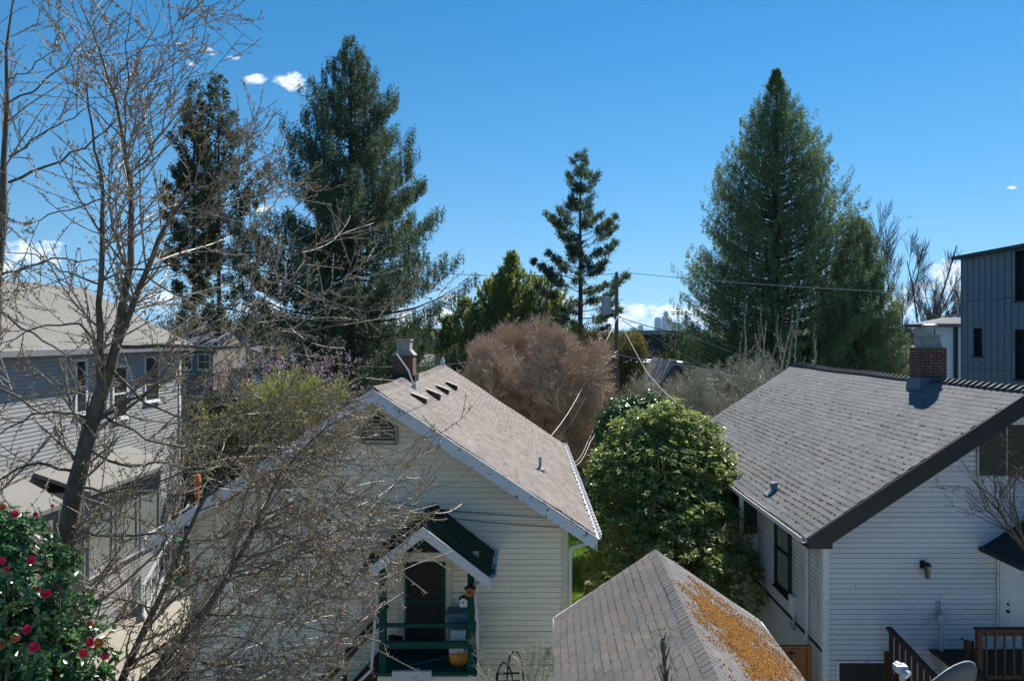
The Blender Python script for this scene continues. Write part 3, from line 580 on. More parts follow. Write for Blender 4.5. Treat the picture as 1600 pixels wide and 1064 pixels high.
# ================================================================= the white house on the right
def white_house():
    ox, oy = 10.44, 14.5
    H = thing('house', 'white lap-sided house with grey shingle roof and black rake boards', 'house', (ox,oy,0))
    el, er = 5.80-ox, 4.64; ez, rz = 4.86, 7.93; y0, y1 = -.42, 12.1; xl, xr = 6.32-ox, 4.12
    sl = (rz-ez)/(-el)
    def dz(s, y): return -.04*np.sin(np.pi*y)*s+.010*np.sin(y*19+s*4)
    rng = np.random.default_rng(15)
    roof(H, el, er, 0, ez, rz, y0, y1, [m_shgrey, m_shunder, m_black], expo=.155, tab=.30, seed=13, dz=dz, capmat=m_shgrey, caplift=.030, cape=.21, capw=.17)
    moss_dots(el, ez, 0, rz, y0, y1, .155, rng, 9000, .016, lambda s, y, k: np.clip(1.15-s*1.3,0.03,1)*(.25+.75*(np.sin(k*12.9)**2)), m_moss, H, dz=dz, squash=(1,1.9,.7))
    def ext(z):
        h = (rz-.20-z)/sl; return (max(xl, -h), min(xr, h))
    lap = .108
    mb = MB(); laps(mb, (0,0,0), (1,0,0), (0,-1,0), 0, 7.7, lap, ext, depth=.014); mb.build('wall', m_white, H)
    mb = MB(); laps(mb, (xl,0,0), (0,1,0), (-1,0,0), 2.36, 4.95, .105, lambda z: (0,11.8), depth=.014); laps(mb, (xl,0,0), (0,1,0), (-1,0,0), 0, 2.3, .105, lambda z: (0,11.8), depth=.014)
    laps(mb, (xr,0,0), (0,1,0), (1,0,0), 0, 4.95, .105, lambda z: (0,11.8), depth=.014)
    mb.prism([(xl,11.7,0),(xr,11.7,0),(xr,11.7,5.0),(0,11.7,7.7),(xl,11.7,5.0)], (0,.05,0)); mb.build('wall', m_whiteside, H)
    mb = MB(); mb.box(xl-.045,xl+.0,0,11.7,2.3,2.36); mb.build('water_table', m_black, H)
    cb = MB(); cb.box(xl-.035,xl+.09,-.04,.10,0,4.75); cb.build('corner_board', m_trim, H)
    # deep black rake boards and boxed eave return
    for s in (-1,1):
        b = MB(); e = (el if s < 0 else er)
        zb = rz-abs(e)*sl
        b.prism([(0,y0-.05,rz-.0),(e,y0-.05,zb-.0),(e,y0-.05,zb-.20),(e-s*.35,y0-.05,zb-.20+.0),(0,y0-.05,rz-.42)], (0,.05,0)); b.build('rake_board', m_black, H)
        b = MB(); b.prism([(0,y1+.005,rz-.01),(e,y1+.005,zb-.01),(e,y1+.005,zb-.3),(0,y1+.005,rz-.32)], (0,.05,0)); b.build('rake_board', m_black, H)
        b = MB(); b.hexa([(e+.02*s*-1,y0,zb-.235),(e-s*.52,y0,zb-.235),(e-s*.52,-.016,zb-.235),(e-s*.02,-.016,zb-.235)], [(e-s*.02,y0,zb-.15),(e-s*.52,y0,zb+.12),(e-s*.52,-.016,zb+.12),(e-s*.02,-.016,zb-.15)]); b.build('eave_box', m_black, H)
    b = MB(); b.add([(0,y0,rz-.17),(-4.5,y0,rz-.17-4.5*sl),(-4.5,0,rz-.17-4.5*sl),(0,0,rz-.17)], [(0,1,2,3)]); b.add([(0,y0,rz-.17),(4.5,y0,rz-.17-4.5*sl),(4.5,0,rz-.17-4.5*sl),(0,0,rz-.17)], [(0,1,2,3)]); b.build('soffit', m_wood, H)
    g = MB(); x = el-.055; g.prism([(x-.06,y0,ez-.11),(x+.05,y0,ez-.11),(x+.05,y0,ez-.0),(x+.04,y0,ez-.0),(x+.04,y0,ez-.095),(x-.05,y0,ez-.095),(x-.06,y0,ez+.0),(x-.075,y0,ez+.0)], (0,y1-y0,0)); gt = g.build('gutter', m_trimold, H)
    k = 1500; p = np.stack([rng.uniform(x-.05,x+.06,k), rng.uniform(y0,y1,k), np.full(k,ez-.02)], -1); mm = MB(); v, f = lumps(p, .02, rng, (1,1.5,.7)); mm.add_np(v, f); mm.build('gutter_moss', m_moss, gt)['kind'] = 'stuff'
    # chimney
    cy = 3.0; ch = MB(); ch.box(-.34,.34,cy,cy+.5,rz-.8,8.72); c = ch.build('chimney', m_brick, H)
    cr = MB(); cr.hexa([(-.31,cy+.03,8.721),(.31,cy+.03,8.721),(.31,cy+.47,8.721),(-.31,cy+.47,8.721)], [(-.25,cy+.08,8.78),(.25,cy+.08,8.78),(.25,cy+.42,8.78),(-.25,cy+.42,8.78)])
    cr.hexa([(-.26,cy+.06,8.775),(.26,cy+.06,8.775),(.26,cy+.44,8.775),(-.26,cy+.44,8.775)], [(-.21,cy+.09,9.0),(.21,cy+.09,9.0),(.21,cy+.41,9.0),(-.21,cy+.41,9.0)]); cr.box(-.25,.25,cy+.06,cy+.44,8.995,9.05); cr.build('chimney_crown', m_conc, c)
    cp = MB(); cx, cyy = .05, cy+.25; cp.lathe([(.10,9.03),(.10,9.2)], (cx,cyy,0), 16); cp.lathe([(.17,9.2),(.18,9.24)], (cx,cyy,0), 16); cp.lathe([(.11,9.24),(.11,9.27)], (cx,cyy,0), 16); cp.lathe([(.18,9.27),(.18,9.31),(.12,9.33)], (cx,cyy,0), 16); cp.build('chimney_cap', m_metal, c)
    fl = MB(); fl.hexa([(-.42,cy-.10,rz-.42),(.42,cy-.10,rz-.40),(.42,cy+.56,rz-.40),(-.42,cy+.56,rz-.42)], [(-.37,cy-.04,rz+.0),(.37,cy-.04,rz+.02),(.37,cy+.54,rz+.02),(-.37,cy+.54,rz+.0)]); fl.build('flashing', m_dkpanel, c)
    # small hooded roof vent
    Y = 17.2; x = PX(1209,Y)-ox; y = Y-oy; z = rz+x*sl
    v = MB(); v.hexa([(x-.22,y-.14,z-.22*sl+.014),(x+.12,y-.14,z+.12*sl+.014),(x+.12,y+.14,z+.12*sl+.014),(x-.22,y+.14,z-.22*sl+.014)], [(x-.22,y-.14,z-.22*sl+.024),(x+.12,y-.14,z+.12*sl+.024),(x+.12,y+.14,z+.12*sl+.024),(x-.22,y+.14,z-.22*sl+.024)], 1)
    v.hexa([(x-.06,y-.07,z),(x+.07,y-.07,z+.05),(x+.07,y+.07,z+.05),(x-.06,y+.07,z)], [(x-.08,y-.08,z+.17),(x+.08,y-.08,z+.2),(x+.08,y+.08,z+.2),(x-.08,y+.08,z+.17)], 0); v.build('roof_vent', [m_dkpanel, m_metal], H)
    w = lambda px: PX(px,oy)-ox
    # big upper window
    window(H, (0,0,0), (1,0,0), (0,-1,0), w(1527), w(1680), PZ(742,oy), PZ(652,oy), .035, m_metal, m_glass, mull=(w(1571),w(1625)), sill=False)
    b = MB(); b.box(w(1574),w(1680),-.05,-.03,PZ(663,oy),PZ(652,oy)); b.build('blind', m_trimold, H)
    # basement doorway
    b = MB(); b.box(w(1310),w(1383),-.03,-.016,0,PZ(1034,oy)); bd = b.build('basement_door', m_black, H)
    b = MB(); b.box(w(1306),w(1310)-.001,-.04,-.016,0,PZ(1031,oy)); b.box(w(1306),w(1386),-.041,-.016,PZ(1034,oy)+.001,PZ(1031,oy)); b.build('door_casing', m_trim, bd)
    # white panelled entry door
    x0, x1 = w(1565), w(1628); zb, zt = 2.42, PZ(866,oy); b = MB(); b.box(x0,x1,-.05,-.016,zb,zt)
    for (u0,u1) in ((.12,.45),(.55,.88)):
        for (v0,v1) in ((.08,.36),(.42,.76),(.82,.95)):
            a, bb = x0+(x1-x0)*u0, x0+(x1-x0)*u1; c0, c1 = zb+(zt-zb)*v0, zb+(zt-zb)*v1
            b.hexa([(a,-.051,c0),(bb,-.051,c0),(bb,-.051,c1),(a,-.051,c1)], [(a+.03,-.062,c0+.03),(bb-.03,-.062,c0+.03),(bb-.03,-.062,c1-.03),(a+.03,-.062,c1-.03)])
    d = b.build('entry_door', m_trim, H)
    for z, r in ((PZ(942,oy),.022),(PZ(953,oy),.032)):
        b = MB(); b.tube([(x0+.09,-.05,z),(x0+.09,-.085,z),(x0+.09,-.10,z)], [r,r,r*.6], 12); b.build('lock' if r < .03 else 'handle', m_black, d)
    b = MB(); b.box(w(1556),w(1559),-.05,-.014,0,4.5); b.box(x0-.06,x0-.002,-.045,-.014,2.4,4.5); b.build('door_casing', m_trim, H)
    # entry canopy: small black gable roof over the door
    X = 9.69-ox; ze = 4.56; rxx = X+1.5; rzz = ze+.95
    cn = roof(H, X, X+3, rxx, ze, rzz, -1.25, -.02, [m_black, m_shunder, m_black], expo=.14, tab=.3, thick=.08, seed=31, name='canopy')
    b = MB(); 
    for s in (-1,1): b.prism([(rxx,-1.30,rzz),(rxx+s*1.52,-1.30,rzz-1.52*.633),(rxx+s*1.52,-1.30,rzz-1.52*.633-.14),(rxx,-1.30,rzz-.16)], (0,.045,0))
    b.box(X-.10,X-.005,-1.28,-.03,ze-.09,ze+.0); b.build('canopy_fascia', m_black, cn)
    # side wall: bay, sash window, downspout, conduit
    U, NN = (0,1,0), (-1,0,0)
    def sw(px, X=6.32): return X*0+ (6.32*FOC/(px-CX))-oy
    ya, yb = 6.32*FOC/(1185-CX)-oy, 6.32*FOC/(1157-CX)-oy
    b = MB(); b.box(xl-.42,xl+.0,ya,yb,3.15,4.72); bay = b.build('bay', m_trim, H)
    window(bay, (xl-.42,0,0), U, NN, ya+.15, yb-.15, 3.62, 4.62, .05, m_trim, m_glass, sill=False)
    b = MB(); b.box(xl-.40,xl-.03,ya-.008,ya-.001,3.65,4.6); b.build('side_pane', m_dark, bay)
    window(H, (xl,0,0), U, NN, sw(1236), sw(1216), 2.87, 4.42, .08, m_black, m_curtain, rails=(3.75,), depth=.08)
    window(H, (xl,0,0), U, NN, sw(1150), sw(1141), 3.2, 4.42, .08, m_black, m_glass, rails=(3.8,), depth=.08)
    y = 6.2*FOC/(1257-CX)-oy
    downspout(H, [(el-.02,y+.5,ez-.1),(el+.05,y+.45,ez-.2),(xl-.09,y+.1,ez-.45),(xl-.07,y,ez-.6),(xl-.07,y,1.0)], m_trimold, .06)
    y = 6.25*FOC/(1239-CX)-oy
    b = MB(); b.box(xl-.13,xl-.016,y-.11,y+.11,2.52,2.95); b.build('electric_box', m_trim, H)
    b = MB(); b.tube([(xl-.07,y-.06,2.55),(xl-.07,y-.06,2.25),(xl-.06,y,2.15),(xl-.05,y+.25,2.2)], .028, 8); b.build('conduit', m_galv, H)
    # wall lamp
    X, Z = w(1440), PZ(885,oy)
    b = MB(); b.box(X-.05,X+.05,-.05,-.016,Z-.02,Z+.14); b.bar((X,-.04,Z+.10),(X+.03,-.16,Z+.10), .03, .03); b.lathe([(.085,.10),(.05,.14),(.015,.16)], (X+.03,-.16,Z-.02), 8); b.lathe([(.055,-.14),(.075,.0),(.08,.10)], (X+.03,-.16,Z-.02), 6, 1); b.lathe([(.03,-.17),(.06,-.14)], (X+.03,-.16,Z-.02), 8)
    b.build('wall_lamp', [m_black, m_glass], H)
    # flue with round cap
    X = w(1465); z = PZ(961,oy)
    b = MB(); b.tube([(X,-.13,0),(X,-.13,z)], .042, 12); b.tube([(X,-.12,z),(X,-.20,z)], .105, 18); b.tube([(X,-.20,z),(X,-.215,z)], [.09,.03], 18)
    b.box(X-.045,X-.02,-.05,-.016,z+.08,PZ(938,oy)); b.box(X+.02,X+.045,-.05,-.016,z+.08,PZ(938,oy)); b.build('flue', m_galv, H)
    return H
white_house()
def deck():
    X0 = PX(1535,12.9); t = thing('deck', 'brown wooden deck with picket railing at the white entry door', 'deck', (X0,13.0,0))
    b = MB()
    for k in range(10): b.box(-.1,2.6,-.05+k*.15,.09+k*.15,2.36,2.40)
    b.box(-.1,2.6,-.07,-.051,2.14,2.38); b.build('floor', m_wood, t)
    zr = PZ(985,12.95)
    def rail(xs, y, zt, zb, n, nm='railing'):
        r = MB(); r.box(xs[0]-.06,xs[1],y-.07,y+.07,zt-.02,zt+.025); r.box(xs[0],xs[1],y-.02,y+.02,zb,zb+.07); r.box(xs[0],xs[1],y-.02,y+.02,zt-.12,zt-.025)
        for k in range(n): x = xs[0]+.12+(xs[1]-xs[0]-.12)*k/max(n-1,1); r.box(x-.018,x+.018,y-.04,y-.021,zb+.02,zt-.04)
        return r.build(nm, m_wood, t)
    rail((0,2.4), -.0, zr, 2.5, 14)
    for x, z in ((.0,zr),(1.3,zr)):
        b = MB(); b.box(x-.045,x+.045,-.045,.045,0,z-.021); b.build('post', m_wood, t)
    xs = PX(1512,13.6)-X0; z2 = PZ(1001,13.6)
    b = MB(); b.box(xs-.05,xs+.05,.55,.65,0,z2); b.box(xs-.08,.1,.52,.68,z2,z2+.04)
    for k in range(3): b.box(xs+.09+k*.09,xs+.12+k*.09,.58,.62,2.5,z2)
    b.build('stair_post', m_wood, t)
    # two descending stair rails with close boards
    for (pa, Ya, pb, Yb) in (((1388,980),13.9,(1472,1068),12.6), ((1512,1032),13.2,(1552,1075),12.4)):
        A = np.array(P(*pa,Ya))-[X0,13.0,0]; B = np.array(P(*pb,Yb))-[X0,13.0,0]; B = A+(B-A)*1.25
        b = MB(); b.bar(A, B, .12, .05); dn = np.array([0,0,-1.0])
        n = 11 if pa[0] < 1500 else 5
        for k in range(n):
            q = A+(B-A)*(k+.5)/n; b.box(q[0]-.04,q[0]+.04,q[1]-.012,q[1]+.012,q[2]-1.0,q[2]-.02)
        b.bar(A+[-.02,0,-.5], A+[-.02,0,-1.6], .09, .09, up=(0,1,0)); b.bar(A+dn*.95, B+dn*.95, .05, .2)
        b.build('stair_railing', m_wood, t)
deck()
# timber gate between garage and white house
def gate():
    Y = 14.75; x0, x1 = PX(1200,Y), PX(1267,Y); zt = PZ(1008,Y)
    t = thing('gate', 'orange-brown board gate between the mossy garage and the white house', 'gate', (x0,Y,0)); w = x1-x0
    b = MB()
    n = 12
    for k in range(n): b.box(0,w-.1,-.012,.012,.1+k*(zt-.15)/n,.1+(k+.93)*(zt-.15)/n)
    b.build('boards', m_cedar, t)
    b = MB(); b.box(w-.09,w,-.05,.05,0,zt); b.build('post', m_cedar, t); b = MB(); b.box(w*.42,w*.42+.08,-.035,-.013,.05,zt-.038); b.box(-.02,w-.1,-.04,.04,zt-.04,zt); b.build('frame', m_cedar, t)
    b = MB(); b.tube([(w*.5,-.04,zt-.28),(w*.5,-.09,zt-.26),(w*.5,-.09,zt-.12),(w*.5,-.04,zt-.10)], .012, 6); b.box(w*.42,w*.62,-.055,-.036,zt-.17,zt-.14); b.build('latch', m_black, t)
gate()

# ================================================================= garage in the foreground
def garage():
    G = thing('garage', 'low garage with lichen-spotted grey shingle roof and bright orange moss', 'garage', (2.31,12.2,0), -math.atan(40/FOC))
    ez, rz = 3.97, 5.20; el, er = -1.80, 1.84; y0, y1 = -6.4, 0
    def dz(s, y): return .012*np.sin(y*11+s*5)+.008*np.sin(y*37)
    rf = roof(G, el, er, 0, ez, rz, y0, y1, [m_shgar, m_shunder, m_trim], expo=.135, tab=.285, seed=23, dz=dz, capmat=m_shgar, cape=.12, capw=.15, caplift=.0018, thick=.1)
    rng = np.random.default_rng(2)
    moss_dots(el, ez, 0, rz, y0, y1, .135, rng, 26000, .0055, lambda s, y, k: np.clip(vnoise(s*2, y*5, 7, 2)*1.8-.75, 0.03, 1)*.75, m_lichen_dots, G, dz=dz, squash=(.7,2.6,.7), name='moss')
    # orange sheet of moss on the right slope: dense patch with ragged edges
    n = 120000; s = rng.uniform(.02,.985,n); y = rng.uniform(0,1,n); sy = y*6.4
    d0 = vnoise(s*2.2+3, sy, 11, 1.1)*.45+vnoise(s*6, sy*3, 12, 1.3)*.42+vnoise(s*20, sy*9, 13, 1.)*.22
    band = np.exp(-((s-.60)/.20)**2)*.42+np.exp(-((s-.22)/.16)**2)*.22*(y > .4)
    band *= np.clip((y-.02)*8,.2,1)*np.clip((.985-y)*9,.0,1)
    keep = (d0+band > .94+.08*rng.normal(size=n))|((d0+band > .64)&(rng.uniform(0,1,n) < .10)); s = s[keep]; y = y[keep]; n = len(s)
    k = np.round(s*16.2)/16.2; near = rng.uniform(0,1,n) < .35; s = np.where(near, k, s)
    sv = np.array([-er,0,rz-ez]); Ls = np.linalg.norm(sv); d = sv/Ls; nn = np.array([-d[2]*-1,0,-d[0]]); nn = np.array([(rz-ez)/Ls,0,er/Ls])
    p = np.stack([er+d[0]*Ls*s+nn[0]*.012, y0+y*(y1-y0), ez+d[2]*Ls*s+nn[2]*.012+dz(s,y)], -1)
    mb = MB(); v, f = lumps(p, .0085*rng.uniform(.4,1.8,n), rng, (1,1.3,.7)); mb.add_np(v, f); mb.build('moss_patch', m_orange, G)['kind'] = 'stuff'
    b = MB(); b.box(el+.3,er-.3,y0+.3,-.3,0,ez+.02); b.prism([(el+.3,-.32,ez),(er-.3,-.32,ez),(0,-.32,rz-.15)], (0,.02,0)); b.build('wall', m_grey, G)
    for sd, e in ((-1,el),(1,er)):
        b = MB(); b.prism([(0,y1+.002,rz-.01),(e,y1+.002,ez-.01),(e,y1+.002,ez-.18),(0,y1+.002,rz-.18)], (0,.04,0)); b.build('rake_board', m_trim, G)
        b = MB(); b.box(e-.03 if sd < 0 else e, e if sd < 0 else e+.03, y0, y1, ez-.19, ez-.02); b.build('fascia', m_metal, G)
    b = MB(); b.prism([(el-.06,y1-.5,ez+.035),(el+.30,y1-.5,ez+.035+.30*.683),(el+.30,y1+.05,ez+.035+.30*.683),(el-.06,y1+.05,ez+.035)], (0,0,.012)); 
garage()

# ================================================================= long grey house on the left
def grey_house():
    X0 = -14.3; Y0 = 8.0; Ye = 28.2
    H = thing('house', 'long two-storey grey house at the left edge behind the bare branches', 'house', (X0,Y0,0)); Ly = Ye-Y0
    ez, rz = 8.62, 11.0; roof(H, .5, -8.9, -4.2, ez, rz, -.4, Ly+.4, [m_shleft, m_shunder, m_trim], expo=.16, tab=.32, seed=41, thick=.16, capmat=m_shleft, cape=.2)
    mb = MB(); laps(mb, (0,0,0), (0,1,0), (1,0,0), 0, 8.6, .125, lambda z: (0,Ly), depth=.018)
    mb.prism([(0,Ly-.04,0),(-8.4,Ly-.04,0),(-8.4,Ly-.04,8.5),(-4.2,Ly-.04,10.7),(0,Ly-.04,8.5)], (0,.03,0)); mb.prism([(0,0,0),(-8.4,0,0),(-8.4,0,8.5),(-4.2,0,10.7),(0,0,8.5)], (0,.03,0)); mb.build('wall', m_grey, H)
    b = MB(); b.box(.42,.56,-.4,Ly+.4,ez-.17,ez-.0); b.build('gutter', m_metal, H)
    b = MB(); b.box(.02,.40,-.3,Ly,8.46,8.50); b.build('soffit', m_bluewhite, H)
    b = MB(); b.box(-.02,.05,Ly-.14,Ly+.02,0,8.5); b.build('corner_board', m_trim, H)
    U, NN = (0,1,0), (1,0,0)
    yy = lambda px: 14.3*FOC/(CX-px)-Y0
    window(H, (0,0,0), U, NN, yy(226), yy(246), 6.6, 8.2, .07, m_trimold, m_glass, rails=(7.4,))
    window(H, (0,0,0), U, NN, yy(118), yy(132), 6.6, 8.2, .09, m_trim, m_glass, rails=(7.4,))
    window(H, (0,0,0), U, NN, yy(176), yy(196), 6.2, 7.9, .09, m_trim, m_glass, rails=(7.0,))
    # enclosed side porch with tall windows, lean-to roof
    b = MB(); py0, py1 = 20.1-Y0, 24.3-Y0; laps(b, (1.3,py0,0), U, NN, 0, 1.75, .125, lambda z: (0,py1-py0)); b.box(0,1.3,py0,py1,0,4.4); pw = b.build('side_porch', m_grey, H)
    for k in range(3):
        a = py0+.15+k*1.36; window(pw, (1.3,0,0), U, NN, a+.1, a+1.1, 1.95, 4.05, .12, m_metal, m_curtain, sill=True)
    b = MB(); b.prism([(0,py0-.3,4.95),(1.65,py0-.3,4.38),(1.65,py0-.3,4.5),(0,py0-.3,5.07)], (0,py1-py0+.6,0)); b.build('lean_to_roof', m_shleft, pw)
    b = MB(); b.prism([(0,17.2-Y0,5.15),(1.6,17.2-Y0,4.3),(1.6,17.2-Y0,4.42),(0,17.2-Y0,5.28)], (0,1.7,0)); b.box(.0,1.5,17.3-Y0,18.8-Y0,2.2,4.3); b.build('door_hood', m_shleft, H)
    b = MB(); b.box(1.5,1.62,17.3-Y0,17.42-Y0,0,4.3); b.box(1.5,1.62,18.68-Y0,18.8-Y0,0,4.3); b.build('hood_post', m_trim, H)
    b = MB(); A = np.array([2.2,21.6-Y0,1.15]); B = np.array([2.2,24.5-Y0,3.0]); b.bar(A,B,.06,.06); b.bar(A-[0,0,1],B-[0,0,1],.06,.25)
    for k in range(8): q = A+(B-A)*k/7; b.box(2.18,2.22,q[1]-.02,q[1]+.02,q[2]-1,q[2])
    b.build('stair_railing', m_trim, H)
    return H
    b = MB(); laps(b, (-.2,Ly+.05,0), (1,0,0), (0,-1,0), 0, 4.6, .125, lambda z: (0,2.4)); b.box(-.2,2.2,Ly+.07,Ly+4,0,4.6); b.build('ell', m_grey, H)
grey_house()
# ================================================================= conifers
def conifer(name, label, X, Y, Ht, prof, nb, seed, mat, tr=.3, cb=.12, slope=(-.25,.6), tip=.25, lat=.4, per=26, ncard=3,
            cl=(.22,.45), cw=.09, hang=.5, updir=-.8, smin=.15, cluster=0., lump=.35, z0=0., group=None, lean=(0,0), parent=None, cat='tree', dirout=.5, Sx=1., jit=.06):
    rng = np.random.default_rng(seed)
    t = parent or thing(name, label, cat, (X,Y,z0), group=group)
    off = np.array([X,Y,z0])-np.array(t.location)
    zz = np.linspace(0,Ht,14); tp = np.stack([lean[0]*(zz/Ht)**1.5+rng.normal(0,.02,14), lean[1]*zz/Ht, zz],-1)+off
    mb = MB(); v, f = tubes(tp[None], np.maximum(tr*(1-zz/Ht)**.8, .015)[None], 8); mb.add_np(v, f)
    u = (np.arange(nb)+.5)/nb; tt = cb+(.995-cb)*u**.92; tt = np.clip(tt+rng.normal(0,.006,nb),cb,.995)
    az = np.arange(nb)*2.39996+rng.normal(0,.35,nb)
    pf = np.array(prof); Lm = np.interp(tt, pf[:,0], pf[:,1])
    ln = Lm*(1-lump*rng.uniform(0,1,nb))*(1+.25*lump*np.sin(az*3+tt*19))
    sl = np.interp(tt,[cb,1],[slope[0],slope[1]])+rng.normal(0,.08,nb)
    K = 7; s = np.linspace(0,1,K)[None,:]
    r = ln[:,None]*s; aw = az[:,None]+rng.normal(0,.12,nb)[:,None]*s
    z = (tt*Ht)[:,None]+ln[:,None]*(sl[:,None]*s+tip*s**2.2)
    bx = np.interp(tt*Ht, zz, tp[:,0]); by = np.interp(tt*Ht, zz, tp[:,1])
    pts = np.stack([bx[:,None]+r*np.cos(aw)*Sx, by[:,None]+r*np.sin(aw), z+off[2]],-1)
    rr = np.maximum(ln*.016,.012)[:,None]*(1-s)**1.3+.002; v, f = tubes(pts, rr, 4); mb.add_np(v, f)
    mb.build('trunk', m_barkd, t, smooth=True)
    cnt = np.maximum((per*(ln/ max(Lm.max(),.1))**1.15).astype(int), 5); idx = np.repeat(np.arange(nb), cnt); M_ = len(idx)
    q = smin+(1-smin)*rng.uniform(0,1,M_)**.75
    if cluster > 0: qc = np.round(q*5+rng.uniform(-.3,.3,M_))/5; q = q*(1-cluster)+qc*cluster; q = np.clip(q,smin,1)
    x = q*(K-1); i0 = np.minimum(x.astype(int),K-2); fr = (x-i0)[:,None]
    p = pts[idx,i0]*(1-fr)+pts[idx,i0+1]*fr; T = nrm(pts[idx,i0+1]-pts[idx,i0])
    side = nrm(np.cross(T,[0,0,1]))*rng.choice([-1,1],M_)[:,None]
    ll = (lat*ln[idx]*(1.05-q)+.12)*rng.uniform(.2,1,M_)
    p = p+side*ll[:,None]+T*(ll*.5)[:,None]; p[:,2] -= .15*ll*hang
    idc = np.repeat(np.arange(M_), ncard); hz = rng.uniform(0,1,len(idc))*hang*np.minimum(1,ln[idx][idc]/2+.2)
    pc = p[idc]+rng.normal(0,jit,(len(idc),3)); pc[:,2] -= hz
    d = side[idc]*dirout+T[idc]*dirout*1.4+rng.normal(0,.35,(len(idc),3)); d[:,2] += updir*(.4+.8*(hz > hang*.15))
    Lc = rng.uniform(cl[0],cl[1],len(idc))
    mb = MB(); v, f = cards(pc, d, Lc, cw*rng.uniform(.6,1.3,len(idc)), rng); mb.add_np(v, f)
    # leader tuft
    k = 12; pt = tp[-1]+np.stack([rng.normal(0,.06,k),rng.normal(0,.06,k),-rng.uniform(0,Ht*.03,k)],-1); v, f = cards(pt, rng.normal(0,.35,(k,3))+[0,0,.7], cl[0], cw*.8, rng); mb.add_np(v, f)
    mb.build('crown', mat, t); return t
Yc = 50.
conifer('spruce_tree', 'tallest left-hand spruce with drooping branch curtains and ragged pointed top', PX(548,Yc), Yc, PZ(55,Yc), [(0,6.),(.15,8.0),(.30,9.6),(.42,9.4),(.55,8.0),(.65,6.6),(.75,4.9),(.86,3.0),(.95,1.2),(1,.15)], 250, 101, m_spruce,
        tr=.42, cb=.20, slope=(-.30,.10), tip=.45, lat=.22, per=140, ncard=15, cl=(.13,.30), cw=.060, hang=.95, updir=-1.0, smin=.10, lump=.34, jit=.04, Sx=.92)
Yc = 55.
cd = conifer('cedar_tree', 'broad dense cone-shaped cedar right of the utility pole', PX(1213,Yc), Yc, PZ(108,Yc), [(0,8.6),(.2,8.8),(.35,8.0),(.5,6.5),(.65,4.9),(.8,3.0),(.9,1.3),(.96,.5),(1,.03)], 900, 102, m_cedarf,
        tr=.5, cb=.10, slope=(-.10,.45), tip=.45, lat=.26, per=56, ncard=10, cl=(.12,.27), cw=.065, hang=.55, updir=-.7, smin=.30, lump=.20, jit=.05)
conifer('cedar_tree', 'shorter rounded cedar crowding the right flank of the big cone-shaped cedar', PX(1335,54), 53.5, PZ(345,54), [(0,4.3),(.3,4.2),(.55,3.1),(.75,2.0),(.9,1.2),(1,.3)], 420, 103, m_cedarf,
        tr=.25, cb=.08, slope=(0,.6), tip=.4, lat=.30, per=44, ncard=9, cl=(.12,.27), cw=.065, hang=.5, updir=-.5, smin=.35, lump=.3)
for i, (px, top, w, sd) in enumerate(((303,128,1.0,104),(342,120,1.35,105))):
    Yc = 62.-i*2; Ht = PZ(top,Yc)
    conifer('cypress_tree', ['left and thinner of the twin ragged cypress spires behind the bare tree','right and fuller of the twin ragged cypress spires behind the bare tree'][i], PX(px,Yc), Yc, Ht,
            [(0,1.),(.36,1.8*w),(.45,3.1*w),(.62,3.2*w),(.8,2.0*w),(.92,1.0*w),(1,.2)], 120, sd, m_cypress, tr=.28, cb=.30, slope=(.0,.6), tip=.35, lat=.35, per=60, ncard=8, cl=(.18,.34), cw=.12, hang=.5, updir=-.1, smin=.40, cluster=.7, lump=.55, group='twin cypress spires', jit=.12)
Yc = 62.
conifer('pine_tree', 'open-branched pine with clear gaps just left of the utility pole', PX(907,Yc), Yc, PZ(237,Yc), [(0,2.0),(.30,3.6),(.42,4.6),(.55,4.4),(.66,3.7),(.78,2.4),(.9,1.2),(1,.15)], 78, 106, m_pine,
        tr=.34, cb=.30, slope=(-.10,.75), tip=.22, lat=.38, per=125, ncard=9, cl=(.18,.36), cw=.085, hang=.22, updir=.35, smin=.42, cluster=.75, lump=.55, jit=.15)
Yc = 66.
y = conifer('yew_tree', 'bushy many-tipped evergreen between the tall spruce and the pine', PX(800,Yc), Yc, PZ(398,Yc), [(0,4.5),(.3,4.4),(.6,2.8),(.8,1.4),(1,.2)], 300, 107, m_yew,
        tr=.3, cb=.08, slope=(.2,1.2), tip=.6, lat=.3, per=40, ncard=6, cl=(.22,.42), cw=.12, hang=.3, updir=.7, smin=.3, lump=.45)
for px, top, w, sd in ((728,470,2.4,1),(762,440,2.6,2),(845,440,3.0,3),(868,458,2.6,4),(700,497,1.8,5),(785,430,2.,6)):
    conifer('yew_tree','',PX(px,Yc),Yc+(sd%3)-1,PZ(top,Yc),[(0,w*1.1),(.3,w*1.1),(.6,w*.8),(.85,w*.45),(1,.1)],150,110+sd,m_yew,tr=.15,cb=.1,slope=(.5,1.5),tip=.7,lat=.3,per=34,ncard=5,cl=(.22,.42),cw=.12,hang=.3,updir=.8,smin=.3,lump=.5,parent=y)

